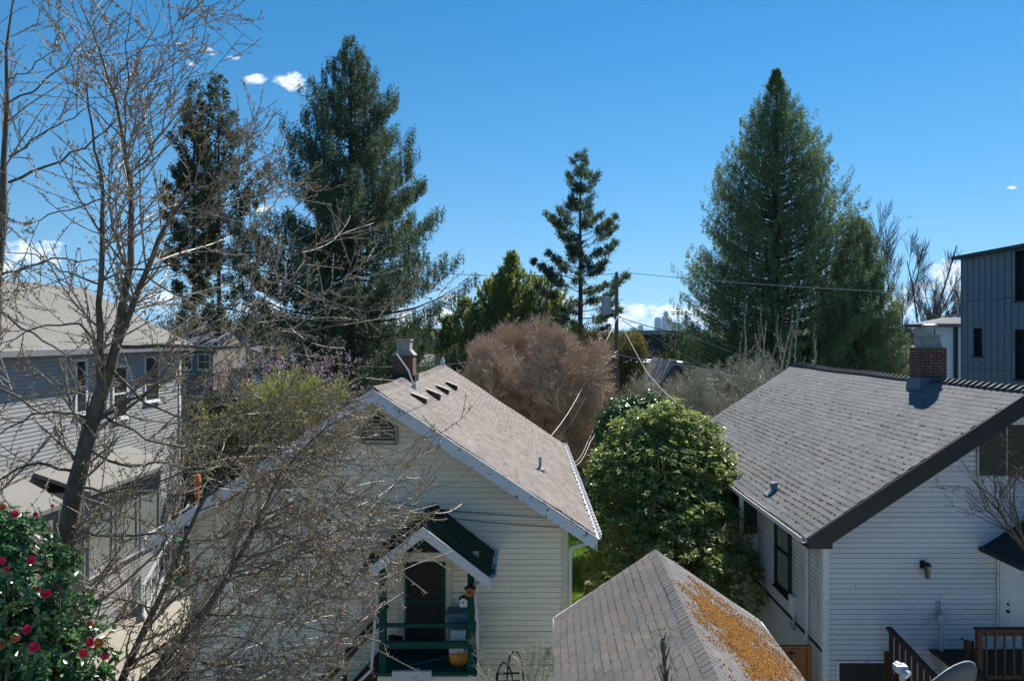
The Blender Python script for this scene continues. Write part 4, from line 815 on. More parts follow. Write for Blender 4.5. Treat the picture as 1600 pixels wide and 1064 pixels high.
# ================================================================= bare trees
def rosette_lump_tree(name, label, cat, X, Y, z0, lumps_, nros, leafL, leafW, mat, seed, nleaf=7, inner=.25, upb=.5, droop=-.25, trunk=None, rag=.06):
    """broadleaf evergreen: whorls of leaves over (and inside) a cluster of ellipsoids"""
    rng = np.random.default_rng(seed); t = thing(name, label, cat, (X,Y,z0))
    Lp = np.array(lumps_, float); w = (Lp[:,3]*Lp[:,5]+Lp[:,4]*Lp[:,5]+Lp[:,3]*Lp[:,4]); k = rng.choice(len(Lp), nros, p=w/w.sum())
    d = nrm(rng.normal(size=(nros,3))); d[:,2] = np.where(d[:,2] < -.35, -d[:,2], d[:,2])
    rad_ = 1-inner*rng.uniform(0,1,nros)**2.; rad_ *= 1+rag*1.6*np.sin(d[:,0]*9+k)*np.sin(d[:,2]*8+d[:,1]*7)+rag*.8*np.sin(d[:,0]*21+k)*np.sin(d[:,2]*19+k*2)+rng.normal(0,.03,nros)
    c = Lp[k,:3]+d*Lp[k,3:6]*rad_[:,None]
    ax = nrm(d*(1-upb)+np.array([0,0,1])*upb+rng.normal(0,.25,(nros,3)))
    ref = nrm(np.cross(ax, rng.normal(size=(nros,3)))); bb = np.cross(ax, ref)
    idx = np.repeat(np.arange(nros), nleaf); a = np.tile(np.arange(nleaf)*2*math.pi/nleaf, nros)+rng.normal(0,.25,len(idx))
    dl = ref[idx]*np.cos(a)[:,None]+bb[idx]*np.sin(a)[:,None]+ax[idx]*rng.uniform(-.1,.7,len(idx))[:,None]; dl[:,2] += droop*rng.uniform(0,1,len(idx))
    pl = c[idx]+rng.normal(0,leafL*.12,(len(idx),3)); dl = nrm(dl)
    n = len(idx); sd = nrm(np.cross(dl, ax[idx]+rng.normal(0,.2,(n,3)))); nn = np.cross(sd, dl); Ls = (leafL*rng.uniform(.65,1.2,n))[:,None]; Ws = Ls*(leafW/leafL)
    # leaf: two folded halves with a bent tip
    v = np.stack([pl, pl+dl*Ls*.35+sd*Ws*.5+nn*Ws*.14, pl+dl*Ls*.75+sd*Ws*.38+nn*Ws*.05-np.array([0,0,1])*Ls*.04, pl+dl*Ls-np.array([0,0,1])*Ls*.14, pl+dl*Ls*.75-sd*Ws*.38+nn*Ws*.05-np.array([0,0,1])*Ls*.04, pl+dl*Ls*.35-sd*Ws*.5+nn*Ws*.14],1).reshape(-1,3)
    i = np.arange(n)[:,None]*6; f = np.concatenate([i+np.array([[0,1,2,3]]), i+np.array([[0,3,4,5]])],0)
    mb = MB(); mb.add_np(v, f); mb.build('leaves', mat, t)
    # limbs
    q = rng.choice(nros, min(220,nros), replace=False); e = c[q]*np.array([.9,.9,.97]); base = np.array([[0,0,0.]])+rng.normal(0,.15,(len(q),3))*[1,1,0]
    K = 6; s = np.linspace(0,1,K)[None,:,None]; pp = base[:,None,:]*(1-s)+e[:,None,:]*s; pp[:,:,2] = base[:,None,2]*(1-s[...,0])+e[:,None,2]*s[...,0]**.8
    rr = np.linspace(.045,.008,K)[None].repeat(len(q),0); mb = MB(); v, f = tubes(pp, rr, 5); mb.add_np(v, f); mb.build('limbs', m_bark, t, smooth=True)
    return t, c, ax, rng
def twiggy(name, label, cat, X, Y, z0, levels, mat, seed, stems, stem_len, spread, r0=.1, K0=8, up0=.3, buds=0, budsize=.03, budmat=None, tmat=None, group=None, sides=3, extra=None, clip=None, leaf=None):
    """multi-stemmed deciduous tree or shrub without leaves; levels = [(n, t0, t1, length, angle, up, wiggle, K, ratio, rtip, bias, biasw)]"""
    rng = np.random.default_rng(seed); t = thing(name, label, cat, (X,Y,z0), group=group)
    az = rng.uniform(0,6.28,stems); sp = spread*rng.uniform(.3 if stems < 15 else .02,1,stems); d = np.stack([np.cos(az)*np.sin(sp), np.sin(az)*np.sin(sp), np.cos(sp)],-1)
    p = np.stack([np.cos(az),np.sin(az),0*az],-1)*.12; pts = [p]
    for k in range(K0-1):
        d = nrm(d+np.array([0,0,up0])/(K0-1)+rng.normal(0,.10,(stems,3))); p = p+d*(stem_len*rng.uniform(.8,1.15,(stems,1)))/(K0-1); pts.append(p)
    pp = np.stack(pts,1); pr = np.linspace(r0,r0*.3,K0)[None].repeat(stems,0)
    mb = MB(); v, f = tubes(pp, pr, 7); mb.add_np(v, f); base = mb
    tw = MB(); last = (pp, pr)
    for li, (n,t0,t1,ln,an,up,wg,K,ra,rt,bi,bw) in enumerate(levels):
        a, b = spawn(last[0], last[1], n, t0, t1, ln, an, up, wg, K, ra, rt, rng, bias=bi, biasw=bw)
        if clip is not None: km = clip(a); a, b = a[km], b[km]
        v, f = tubes(a, b, 5 if li == 0 else sides); (base if li == 0 else tw).add_np(v, f); last = (a, b)
    base.build('trunk', tmat or m_bark, t, smooth=True); tw.build('twigs', mat, t)
    if leaf:
        n, L_, W_, lm, nm = leaf; p, T = pts_on(last[0], n, rng, .2, 1.); mb = MB(); v, f = cards(p, T+rng.normal(0,.6,p.shape), L_*rng.uniform(.6,1.3,len(p)), W_, rng); mb.add_np(v, f); mb.build(nm, lm, t)
    return t, last
# reddish-brown dome behind the cottage
Yb = 36.
def dome(cz_, rx_, rz_):
    def f(p):
        e = p[:,-1]; q = (e-np.array([0,0,cz_]))/np.array([rx_,rx_,rz_]); r = np.linalg.norm(q,axis=-1)
        return r < 1+.06*np.sin(e[:,0]*2.1)+.06*np.sin(e[:,2]*3.+e[:,1]*2)
    return f
twiggy('maple_tree', 'wide dome of fine reddish-brown bare twigs behind the cottage roof', 'tree', PX(832,Yb), Yb, .6,
       [(12,.15,1.,3.6,.85,.35,.08,8,.55,.022,None,0),(11,.15,1.,2.0,.75,.3,.10,6,.5,.010,None,0),(9,.15,1.,1.1,.65,.25,.11,5,.6,.0075,None,0),(6,.1,1.,.55,.6,.2,.13,3,.7,.0065,None,0)],
       m_fuzz, 207, 19, 7.8, 1.2, r0=.10, up0=.15, clip=dome(5.0,4.9,4.9), tmat=m_lichen)
# willow-like green shrub, left behind the cottage
Yb = 30.
twiggy('willow_shrub', 'yellow-green willowy shrub rising behind the cottage left roof edge', 'shrub', PX(475,Yb), Yb, 0,
       [(8,.15,1.,2.2,.5,.5,.08,6,.5,.02,None,0),(9,.1,1.,1.3,.45,.5,.1,5,.55,.008,None,0),(5,.1,1.,.6,.4,.4,.12,3,.6,.005,None,0)], m_fuzzg, 202, 26, 6.3, .62, r0=.05, leaf=(5,.10,.035,m_fuzzg,'leaves'))
Yb = 34.
twiggy('magnolia_tree', 'magnolia tree dotted with purple-pink blossom behind the bare branches', 'tree', PX(455,Yb), Yb, .6,
       [(7,.3,1.,3.2,.8,.2,.1,6,.5,.02,None,0),(6,.2,1.,1.6,.6,.3,.1,5,.5,.01,None,0),(4,.1,1.,.7,.5,.3,.1,3,.6,.008,None,0)], m_bark, 203, 12, 6.6, .85, r0=.12, leaf=(3,.13,.07,m_pink,'blossom'))
twiggy('magnolia_tree', 'small magnolia with pink blossom beside the cottage chimney, before the dark spruce', 'tree', PX(540,31), 31, 0,
       [(7,.3,1.,2.2,.8,.2,.1,6,.5,.02,None,0),(5,.2,1.,1.2,.6,.3,.1,5,.5,.01,None,0),(4,.1,1.,.6,.5,.3,.1,3,.6,.008,None,0)], m_bark, 213, 9, 5.6, .6, r0=.08, leaf=(2,.12,.07,m_pink,'blossom'))
# thicket of lichen-grey fruit trees behind the white house
for i, (px, Yb, top, sd) in enumerate(((1045,33,565,1),(1105,35,548,2),(1165,33,540,3),(1215,36,520,4))):
    h = PZ(top,Yb)
    twiggy('fruit_tree', ['low tangled bare tree nearest the pole guy wires','tangled bare tree second from the pole, arching twigs','bare tree with lichened arching limbs left of the white house roof','bare fruit tree with upright shoots against the big cedar'][i], 'tree', PX(px,Yb), Yb, 0,
       [(7,.35,1.,2.4,.9,-.1,.14,7,.5,.02,None,0),(8,.2,1.,1.7,.8,.5,.14,6,.5,.011,None,0),(7,.1,1.,.8,.7,.1,.16,4,.6,.008,None,0),(4,.1,1.,.3,.7,.1,.16,3,.8,.007,None,0)], m_lichen, 220+sd, 8, h*.78, .75, r0=.13, up0=.3, tmat=m_lichen, group='bare fruit trees behind the white house')
def shoots():
    rng = np.random.default_rng(77)
    t = thing('pruned_tree', 'pollarded bare tree with tall spiny upright shoots before the cedar', 'tree', (PX(1190,34),34,0))
    n = 17; K = 8; px = rng.uniform(1140,1275,n); x1 = (px-1190)*34/FOC; x0 = x1*.75+rng.uniform(-1,1,n); zt = PZ(rng.uniform(468,545,n),34); s = np.linspace(0,1,K)
    zb = 4.2; pts = np.stack([x0[:,None]*(1-s)+x1[:,None]*s, rng.uniform(-1,1,n)[:,None]*np.ones(K), zb+(zt-zb)[:,None]*s],-1)+rng.normal(0,.05,(n,K,3)); rr = np.linspace(.05,.012,K)[None].repeat(n,0)
    mb = MB(); v, f = tubes(pts, rr, 5); mb.add_np(v, f)
    tr = np.stack([np.stack([0*s+x0[i]*s, 0*s, zb*s+.3*s*(1-s)],-1) for i in range(n)]); v, f = tubes(tr, np.linspace(.12,.06,K)[None].repeat(n,0), 6); mb.add_np(v, f); mb.build('trunk', m_lichen, t)
    a, b = spawn(pts, rr, 34, .05, 1., .22, 1.0, .1, .2, 3, .6, .008, rng); mb = MB(); v, f = tubes(a, b, 3); mb.add_np(v, f)
    a, b = spawn(pts, rr, 3, .1, .8, 1.6, .6, .5, .1, 6, .6, .012, rng); v, f = tubes(a, b, 4); mb.add_np(v, f); a, b = spawn(a, b, 12, .05, 1., .18, 1.0, .1, .2, 3, .6, .008, rng); v, f = tubes(a, b, 3); mb.add_np(v, f); mb.build('twigs', m_lichen, t)
shoots()
# fine bare trees right of the cedar
for i, (px, Yb, top, sd, st) in enumerate(((1380,60,338,1,6),(1398,58,372,2,6),(1455,95,440,3,6),(1490,105,455,4,6))):
    twiggy('bare_tree', ['tall feathery bare tree rising right of the shorter cedar','feathery bare tree sweeping right above the far chimney','small round bare tree left of the dark modern building','round bare tree touching the dark modern building'][i], 'tree', PX(px,Yb), Yb, 0,
        [(9,.15,1.,5.6,.42,.3,.03,8,.5,.014,(1,0,.2),.35 if i < 2 else 0),(9,.15,1.,2.6,.35,.3,.04,6,.6,.011,(1,0,.2),.2),(7,.1,1.,1.2,.35,.3,.06,4,.8,.009,None,0)], PM('far_twigs_%d' % i, [(.07,.06,.05),(.12,.10,.085)], .8), 240+sd, st, PZ(top,Yb)*.92, .60, r0=.13, up0=.5)
# ================================================================= broadleaf evergreens
Yl = 19.5
t_laurel, *_ = rosette_lump_tree('rhododendron', 'large rounded glossy green rhododendron between the cottage and white house', 'shrub', PX(1042,Yl), Yl, 0,
    [(.1,1.3,3.9,2.0,1.5,3.0),(.8,1.2,5.7,1.15,1.1,1.05),(-.55,1.3,5.7,1.1,.9,1.0),(.2,1.2,6.1,.9,.8,.85),(0,.4,4.7,2.1,1.2,1.35),(-1.3,.9,4.9,.9,.8,.9),(1.5,.9,5.0,.8,.8,.9),(-1.1,.3,4.1,1.25,1.1,1.3),(1.15,.4,4.3,1.2,1.1,1.3),(0,-.6,3.7,1.7,1.1,1.2),(-1.3,-.6,3.1,1.15,1.0,1.2),(1.35,-.4,3.3,1.15,1.0,1.2),(.1,-1.5,2.7,1.5,1.0,1.2),(-1.4,-1.3,2.0,1.0,.9,1.2),(1.45,-1.1,2.2,1.0,.9,1.2),(-.9,-.1,4.7,.7,.7,.6),(.9,.1,5.0,.7,.6,.6),(.5,-1.0,3.9,.6,.5,.5),(-.6,-1.1,3.6,.6,.5,.5),(-1.9,.1,3.9,.5,.6,.5),(1.9,.2,3.8,.5,.5,.6),(0,0,1.4,2.0,1.6,1.4)],
    7600, .15, .056, m_laurel, 301, nleaf=7, inner=.20, upb=.66, rag=.07)
rosette_lump_tree('camellia_shrub', 'dark camellia glinting white in the sun just behind the rhododendron', 'shrub', PX(975,29), 29, 0,
    [(0,0,4.9,1.25,1.0,1.55),(-.4,0,4.2,1.0,.9,1.7),(.5,.1,5.4,.8,.8,1.1),(1.2,.3,5.0,.8,.8,1.6),(0,0,2.5,1.3,1.1,2.)], 5200, .09, .05, m_camell, 302, nleaf=6, inner=.3, upb=.3)
Yf = 7.2
t_cam, cc, ca, rg = rosette_lump_tree('camellia_bush', 'glossy camellia bush with red blooms filling the lower left corner', 'shrub', PX(30,Yf), Yf, 0,
    [(-.1,0,6.05,.75,.7,1.0),(.1,.1,5.3,.75,.7,.9),(-.6,0,6.3,.55,.6,.85),(.35,-.1,4.9,.60,.6,.75),(-.5,.1,4.6,1.1,.8,1.5),(.1,.1,3.3,1.0,.8,1.6),(-.35,-.05,6.75,.38,.4,.5),(.5,0,4.4,.45,.5,.6)],
    3100, .088, .046, m_camell, 303, nleaf=6, inner=.45, upb=.25)
def bloom(px, py, r, Y=6.62, bud=False, mat=None):
    c = np.array(P(px,py,Y))-np.array(t_cam.location); rng = np.random.default_rng(int(px*7+py)); mb = MB()
    n = 5 if bud else 26; front = nrm(np.array([rng.uniform(-.3,.5),-1,rng.uniform(.0,.6)]))
    u = nrm(np.cross(front,[0,0,1])); w = np.cross(u,front)
    for k in range(n):
        ring = (k/n); a = k*2.4; rr = r*(.35+.75*ring); rad_v = u*math.cos(a)+w*math.sin(a); base = c+front*r*.1*(1-ring)
        tip = c+rad_v*rr+front*r*(.65-.75*ring); mid = (base+tip)/2+rad_v*r*.22; sd = np.cross(rad_v,front)*r*(.30+.28*ring)
        mb.add([base, mid+sd, tip+sd*.55+rad_v*r*.05, tip-sd*.55+rad_v*r*.05, mid-sd], [(0,1,2,3,4)])
    o = mb.build('bud' if bud else 'flower', mat or m_flower, t_cam)
m_oldfl = PM('faded_petals', [(.45,.10,.02),(.55,.22,.05)], .7, 20)
for px, py, r, b in ((23,803,.045,0),(82,790,.02,0),(55,803,.03,0),(48,875,.05,0),(3,875,.04,0),(72,927,.05,0),(42,983,.055,0),(53,1010,.06,0),(140,1003,.055,0),(130,1020,.05,0),(163,1025,.045,0),(10,888,.03,0),(58,920,.03,0),(140,974,.03,0)):
    bloom(px, py, r*.8)
for px, py, r in ((4,792,.03),(2,1008,.04),(24,997,.035),(154,1004,.045),(50,857,.02)): bloom(px, py, r, mat=m_oldfl)

# ================================================================= the bare plum trees in front
def px3(path): return np.array([[*P(a,b,Y), r] for a,b,Y,r in path])
def front_tree(name, label, base, stems, limbs, seed, density=1., bias=(.25,0,.35), lens=(1.9,.85,.20), drop=.0, n2=5, fall=.35, biasw=.35, lim=None):
    rng = np.random.default_rng(seed); o = np.array(base); t = thing(name, label, 'tree', base)
    tr = MB(); A = []; B = []; K = 12
    for s in stems:
        q = resample(px3(s), 16); q[:,3] *= .80; q[:,:3] -= o; q[1:-1,:3] += rng.normal(0,.012,(14,3)); v, f = tubes(q[None,:,:3], q[None,:,3]*rng.uniform(.94,1.06,16), 12); tr.add_np(v, f)
        r = resample(q, K); A.append(r[:,:3]); B.append(r[:,3])
    for s in limbs:
        q = resample(px3(s), K); q[:,3] *= .68; q[:,:3] -= o; q[1:-1,:3] += rng.normal(0,.018,(K-2,3)); v, f = tubes(q[None,:,:3], q[None,:,3], 7); tr.add_np(v, f); A.append(q[:,:3]); B.append(q[:,3])
    tr.build('trunk', m_bark, t, smooth=True)
    A = np.stack(A); B = np.stack(B); A0, B0 = A, B; nl = len(stems)
    tw = MB(); allp = [(A[nl:], B[nl:])] if len(limbs) else []
    def keep(a, b):
        if lim is None: return a, b
        e = a[:,-1]+o; px_ = CX+FOC*e[:,0]/e[:,1]; py_ = HY-FOC*(e[:,2]-EYE)/e[:,1]; k = lim(px_, py_); return a[k], b[k]
    a1, b1 = spawn(A, B, int(13*density), .12, 1., lens[0], .80, .30+drop, .035, 10, .44, .0048, rng, fall=fall, bias=bias, biasw=biasw, lv=(.35,1.3), bend=.45, prop=True); a1, b1 = keep(a1, b1); v, f = tubes(a1, np.minimum(b1,.016), 4); tw.add_np(v, f)
    a2, b2 = spawn(a1, b1, n2, .1, .95, lens[1], .65, .30+drop*.5, .04, 8, .65, .0040, rng, fall=.4, bias=bias, biasw=.25, lv=(.2,1.3), bend=.6, prop=True); a2, b2 = keep(a2, b2); b2 = np.minimum(b2,.0080); v, f = tubes(a2, b2, 3); tw.add_np(v, f)
    a3, b3 = spawn(a2, b2, 1, .1, .95, lens[2]*1.6, .7, .25, .05, 4, .8, .0036, rng, lv=(.3,1.3)); b3 = np.minimum(b3,.005); v, f = tubes(a3, b3, 3); tw.add_np(v, f)
    # short spurs, each ending in a bud cluster
    bp = []
    for (a, b, n, Lk) in ((a1,b1,17,.026),(a2,b2,10,.020),(a3,b3,4,.016)):
        s, sb = spawn(a, b, n, .05, 1., Lk, 1.1, .1, .25, 3, .9, .0026, rng, fall=.1); v, f = tubes(s, np.minimum(sb,.0045), 3); tw.add_np(v, f); bp.append(s[:,-1])
        bp.append(a[:,-1])
    tw.build('twigs', m_twig, t)
    bp = np.concatenate(bp); bp = bp[rng.uniform(0,1,len(bp)) < .75]; k = 2; p = np.repeat(bp,k,0)+rng.normal(0,.007,(len(bp)*k,3)); mb = MB(); v, f = lumps(p, .0072, rng, (1,1,1.3)); mb.add_np(v, f); mb.build('buds', m_bud, t)
    return t
# main double-leader tree at left
front_tree('plum_tree', 'dominant bare plum tree at left whose dark trunk forks into two leaders', P(95,1150,9.1)[:2]+(0.,),
  [[(92,1300,9.2,.18),(88,1000,9.1,.17),(95,880,9.1,.155),(118,760,9.,.135),(148,650,9.,.115),(172,575,9.,.10)],
   [(172,580,9.,.085),(190,500,9.05,.065),(200,420,9.1,.052),(207,353,9.15,.045),(207,300,9.2,.038),(200,240,9.2,.032),(190,195,9.2,.027),(172,130,9.25,.02),(150,60,9.3,.014),(135,25,9.3,.010),(105,-30,9.3,.005)],
   [(160,640,9.,.06),(156,540,8.9,.05),(155,450,8.8,.042),(158,380,8.8,.036),(163,310,8.8,.028),(157,260,8.7,.022),(143,200,8.7,.016),(135,130,8.6,.010)],
   [(176,560,9.,.065),(200,495,9.1,.055),(228,430,9.2,.045),(250,370,9.3,.036),(275,330,9.4,.030),(310,290,9.5,.022),(340,235,9.6,.013),(360,190,9.7,.007)]],
  [[(207,300,9.2,.022),(195,250,9.1,.020),(196,190,9.1,.017),(197,120,9.,.013),(200,60,9.,.009),(210,-10,9.,.006)],
   [(200,270,9.2,.02),(232,248,9.3,.017),(255,200,9.4,.012),(270,150,9.4,.010),(275,60,9.5,.005)],
   [(172,145,9.2,.016),(195,105,9.2,.013),(225,70,9.3,.009),(250,35,9.3,.006),(258,5,9.3,.004)],
   [(190,215,9.2,.014),(150,180,9.0,.011),(110,140,8.9,.008),(75,90,8.8,.005)],
   [(180,542,9.,.045),(250,540,8.9,.04),(330,545,8.8,.036),(390,543,8.7,.032),(440,533,8.6,.026),(500,517,8.5,.02),(560,497,8.4,.013),(605,468,8.4,.006)],
   [(155,655,9.,.05),(190,634,8.9,.04),(225,617,8.8,.03),(242,600,8.7,.02),(300,580,8.6,.014),(360,590,8.5,.008)],
   [(160,445,8.8,.02),(110,430,8.7,.016),(60,400,8.6,.012),(10,395,8.5,.008)],
   [(200,420,9.1,.024),(250,415,9.2,.02),(320,412,9.3,.016),(380,418,9.4,.012),(440,412,9.5,.008),(500,380,9.5,.004)],
   [(228,430,9.2,.02),(270,460,9.,.016),(330,480,8.9,.013),(400,490,8.8,.009),(470,480,8.7,.004)],
   [(163,310,8.8,.016),(100,330,8.6,.013),(50,350,8.5,.009),(0,345,8.4,.006)],
   [(148,650,9.,.03),(90,640,8.8,.024),(40,650,8.6,.018),(-20,690,8.5,.01)],
   [(125,740,9.,.03),(60,720,8.7,.025),(0,745,8.5,.018),(-40,790,8.4,.01)],
   [(275,330,9.4,.016),(320,330,9.5,.013),(370,300,9.6,.009),(415,250,9.6,.005)],
   [(250,370,9.3,.015),(310,350,9.4,.012),(370,330,9.5,.009),(440,290,9.6,.005)],
   [(135,700,9.,.03),(200,735,8.8,.026),(240,728,8.7,.02),(262,715,8.6,.014),(330,770,8.5,.008)],
   [(160,540,8.9,.025),(110,500,8.7,.02),(60,510,8.5,.015),(-10,540,8.3,.008)],
   [(118,760,9.,.03),(180,768,8.8,.024),(260,750,8.6,.018),(340,705,8.5,.012),(410,690,8.4,.006)],
   [(105,820,9.,.03),(170,842,8.8,.024),(250,832,8.6,.018),(330,845,8.5,.012),(430,812,8.4,.006)],
   [(150,640,9.,.026),(230,690,8.8,.02),(320,700,8.6,.015),(420,740,8.5,.010),(510,735,8.4,.005)],
   [(172,575,9.,.03),(240,640,8.7,.022),(310,660,8.5,.016),(390,650,8.4,.010),(450,620,8.3,.005)]], 401, .84, n2=5)
# low spreading tree whose stems lean out of the bottom edge
front_tree('plum_tree', 'low leaning bare plum tree whose lit twigs arch across the cottage gable', P(190,1180,8.6)[:2]+(0.,),
  [[(150,1350,8.7,0.0936),(165,1130,8.6,0.0780),(190,1050,8.6,0.0585),(222,990,8.6,0.0484),(248,950,8.6,0.0429),(262,900,8.6,0.0374),(282,855,8.6,0.0328),(305,800,8.5,0.0281),(318,775,8.5,0.0234),(350,730,8.4,0.0172),(400,680,8.3,0.0109),(460,640,8.2,0.0047)],
   [(175,1320,8.4,0.1014),(190,1130,8.3,0.0858),(225,1060,8.2,0.0663),(280,1000,8.2,0.0562),(320,960,8.1,0.0484),(345,915,8.1,0.0429),(372,870,8.1,0.0374),(395,830,8.,0.0312),(420,770,8.,0.0234),(450,715,7.9,0.0172),(500,670,7.9,0.0109),(560,640,7.8,0.0047)]],
  [[(395,830,8.,0.0156),(440,785,7.9,0.0140),(500,777,7.8,0.0125),(570,780,7.8,0.0109),(633,780,7.7,0.0086),(683,765,7.7,0.0062),(720,745,7.6,0.0039),(742,728,7.6,0.0023)],
   [(420,770,8.,0.0156),(445,733,7.9,0.0140),(490,705,7.8,0.0117),(533,687,7.8,0.0101),(580,668,7.7,0.0078),(630,650,7.7,0.0055),(690,610,7.6,0.0031)],
   [(345,915,8.1,0.0172),(400,895,8.,0.0148),(470,870,7.9,0.0125),(540,858,7.8,0.0101),(600,862,7.8,0.0078),(660,882,7.7,0.0047),(696,870,7.7,0.0023)],
   [(372,870,8.1,0.0156),(430,860,8.,0.0133),(500,840,7.9,0.0109),(560,818,7.8,0.0078),(620,830,7.8,0.0047),(680,845,7.7,0.0023)],
   [(320,960,8.1,0.0172),(380,960,8.,0.0148),(440,965,7.9,0.0117),(500,985,7.8,0.0086),(560,995,7.8,0.0047),(590,990,7.8,0.0031)],
   [(225,1060,8.2,0.0273),(290,1050,8.,0.0234),(350,1035,7.9,0.0203),(400,1045,7.8,0.0156),(450,1062,7.7,0.0109),(500,1100,7.6,0.0055)],
   [(305,800,8.5,0.0140),(360,780,8.4,0.0125),(420,740,8.3,0.0101),(480,760,8.2,0.0070),(560,800,8.1,0.0039)],
   [(282,855,8.6,0.0156),(240,820,8.6,0.0133),(190,800,8.6,0.0109),(140,820,8.6,0.0062)],
   [(248,950,8.6,0.0156),(200,940,8.7,0.0125),(150,930,8.7,0.0094),(90,900,8.7,0.0047)],
   [(395,830,8.,0.0140),(450,830,7.9,0.0117),(520,900,7.8,0.0094),(570,920,7.8,0.0062),(640,930,7.7,0.0023)],
   [(450,715,7.9,0.0101),(520,720,7.8,0.0086),(590,715,7.8,0.0062),(650,700,7.7,0.0039),(700,660,7.6,0.0023)],
   [(318,775,8.5,0.0125),(370,700,8.5,0.0101),(430,650,8.4,0.0078),(500,600,8.3,0.0055),(600,540,8.2,0.0023)],
   [(262,900,8.6,0.0125),(330,860,8.5,0.0109),(400,800,8.4,0.0094),(470,800,8.3,0.0070),(540,850,8.2,0.0039)],
   [(222,990,8.6,.024),(270,930,8.5,.019),(330,898,8.4,.014),(420,905,8.3,.009),(500,930,8.2,.004)],
   [(190,1130,8.3,.03),(280,1080,8.2,.022),(380,1068,8.1,.016),(470,1030,8.,.010),(550,1018,7.9,.005)],
   [(190,1050,8.6,0.0234),(260,1000,8.4,0.0187),(350,990,8.2,0.0140),(430,1010,8.1,0.0094),(520,1040,8.,0.0047)]], 402, 1.45, bias=(.7,-.1,-.15), drop=-.15, lens=(2.3,.85,.2), n2=5, fall=.72, biasw=.55, lim=lambda x, y: (x < 690-np.clip(y-790,0,400)*.55)&(y > 560+np.clip(x-430,0,300)*.42)|(np.sin(x*12.9+y*7.3) > .93)&(x < 745)&(y > 600))
# tree cut by the left edge
front_tree('plum_tree', 'bare plum tree cut off by the left edge, upright brown trunk', P(-30,1180,9.8)[:2]+(0.,),
  [[(-60,1300,9.8,.16),(-40,900,9.8,.13),(-20,600,9.8,.10),(-4,430,9.8,.08),(4,360,9.8,.068),(14,285,9.8,.055),(12,220,9.8,.045),(4,160,9.8,.036),(2,120,9.8,.03),(14,60,9.7,.02),(22,-10,9.7,.012)]],
  [[(14,285,9.8,.03),(66,265,9.7,.025),(133,232,9.6,.018),(180,195,9.5,.01),(210,150,9.4,.004)],
   [(5,163,9.8,.022),(40,150,9.7,.018),(85,115,9.6,.014),(118,85,9.6,.010),(137,40,9.5,.004)],
   [(14,245,9.8,.02),(60,215,9.7,.016),(110,180,9.6,.012),(150,160,9.5,.006)],
   [(10,125,9.8,.014),(45,110,9.7,.012),(90,75,9.7,.008),(110,50,9.7,.004)],
   [(-4,430,9.8,.03),(40,420,9.6,.024),(90,400,9.5,.017),(150,410,9.4,.010),(210,400,9.3,.004)],
   [(-10,480,9.8,.03),(50,520,9.6,.022),(110,560,9.5,.014),(160,620,9.4,.006)],
   [(-20,600,9.8,.03),(30,620,9.6,.022),(80,660,9.5,.014),(140,720,9.4,.006)]], 403, .6, n2=4)
# small shrubs close to the houses
def mini(name, label, px, py, Y, h, seed, mat, stems=7, spread=.6, **kw):
    X, _, z = P(px, py, Y)
    return twiggy(name, label, 'shrub', X, Y, z, [(5,.2,1.,h*.55,.5,.3,.10,6,.6,.004,None,0),(4,.2,1.,h*.28,.6,.3,.12,4,.7,.003,None,0),(4,.1,1.,h*.06,.9,.1,.2,3,.8,.0025,None,0)], mat, seed, stems, h*.7, spread, r0=.011*h, tmat=mat, **kw)
mini('star_magnolia', 'small lichened bare shrub with a few pale buds below the garage eave', 812, 1110, 11.9, 1.35, 501, m_lichen, 8, .75, leaf=(0,.01,.01,m_bud,'buds') if False else None)
mini('bare_shrub', 'wiry bare shrub in front of the dark upper window at the right edge', 1615, 860, 10.5, 1.75, 502, m_barkd, 11, .85)
mini('bare_shrub', 'second wiry bare shrub arching over the black entry canopy', 1650, 800, 10.0, 1.0, 503, m_barkd, 7, 1.0)
conifer('young_conifer', 'thin green conifer tip poking up in front of the garage roof', PX(1040,6.0), 6.0, PZ(998,6.0), [(0,.35),(.8,.2),(.9,.11),(.96,.07),(1,.03)], 90, 510, m_pine, tr=.03, cb=.45, slope=(.8,2.2), tip=.4, lat=.15, per=16, ncard=3, cl=(.03,.06), cw=.006, hang=.0, updir=.9, smin=.2, lump=.3, jit=.01)
# ================================================================= ground
def sheet(name, pts, z, mat, label=None, thick=None):
    b = MB(); b.add([(x,y,z) for x,y in pts], [tuple(range(len(pts)))]); return b.build(name, mat)
m_ground = PM('far_ground', [(.03,.05,.015),(.05,.06,.025),(.09,.08,.05)], .95, .06, 8)
struct(sheet('ground', [(-9000,-300),(9000,-300),(9000,9500),(-9000,9500)], 0, m_ground))
def lawnp(x0,x1,y0,y1,nm='lawn',seed=1,n=9000,mat=m_lawn):
    struct(sheet(nm, [(x0,y0),(x1,y0),(x1,y1),(x0,y1)], .004, mat))
lawnp(.9,6.2,10,36); lawnp(-8.2,-7.2,8,30)
struct(sheet('driveway', [(-12.9,2),(-8.25,2),(-8.25,38),(-12.9,38)], .008, m_drive))
struct(sheet('bounce_ground', [(-8.1,-8),(16,-8),(16,9.6),(-8.1,9.6)], .012, PM('bounce_ground_pale', [(.40,.38,.33),(.52,.49,.43)], .9, 1)))  # unseen pale sheet, added to bounce sunlight onto the shaded house walls
struct(sheet('road', [(-80,38.6),(80,38.6),(80,46.5),(-80,46.5)], .006, m_asph))
b = MB(); b.box(-80,80,38.35,38.6,0,.13); b.box(-80,80,46.5,46.75,0,.13); struct(b.build('kerb', m_conc))
struct(sheet('pavement', [(-80,36.7),(80,36.7),(80,38.34),(-80,38.34)], .012, m_drive))
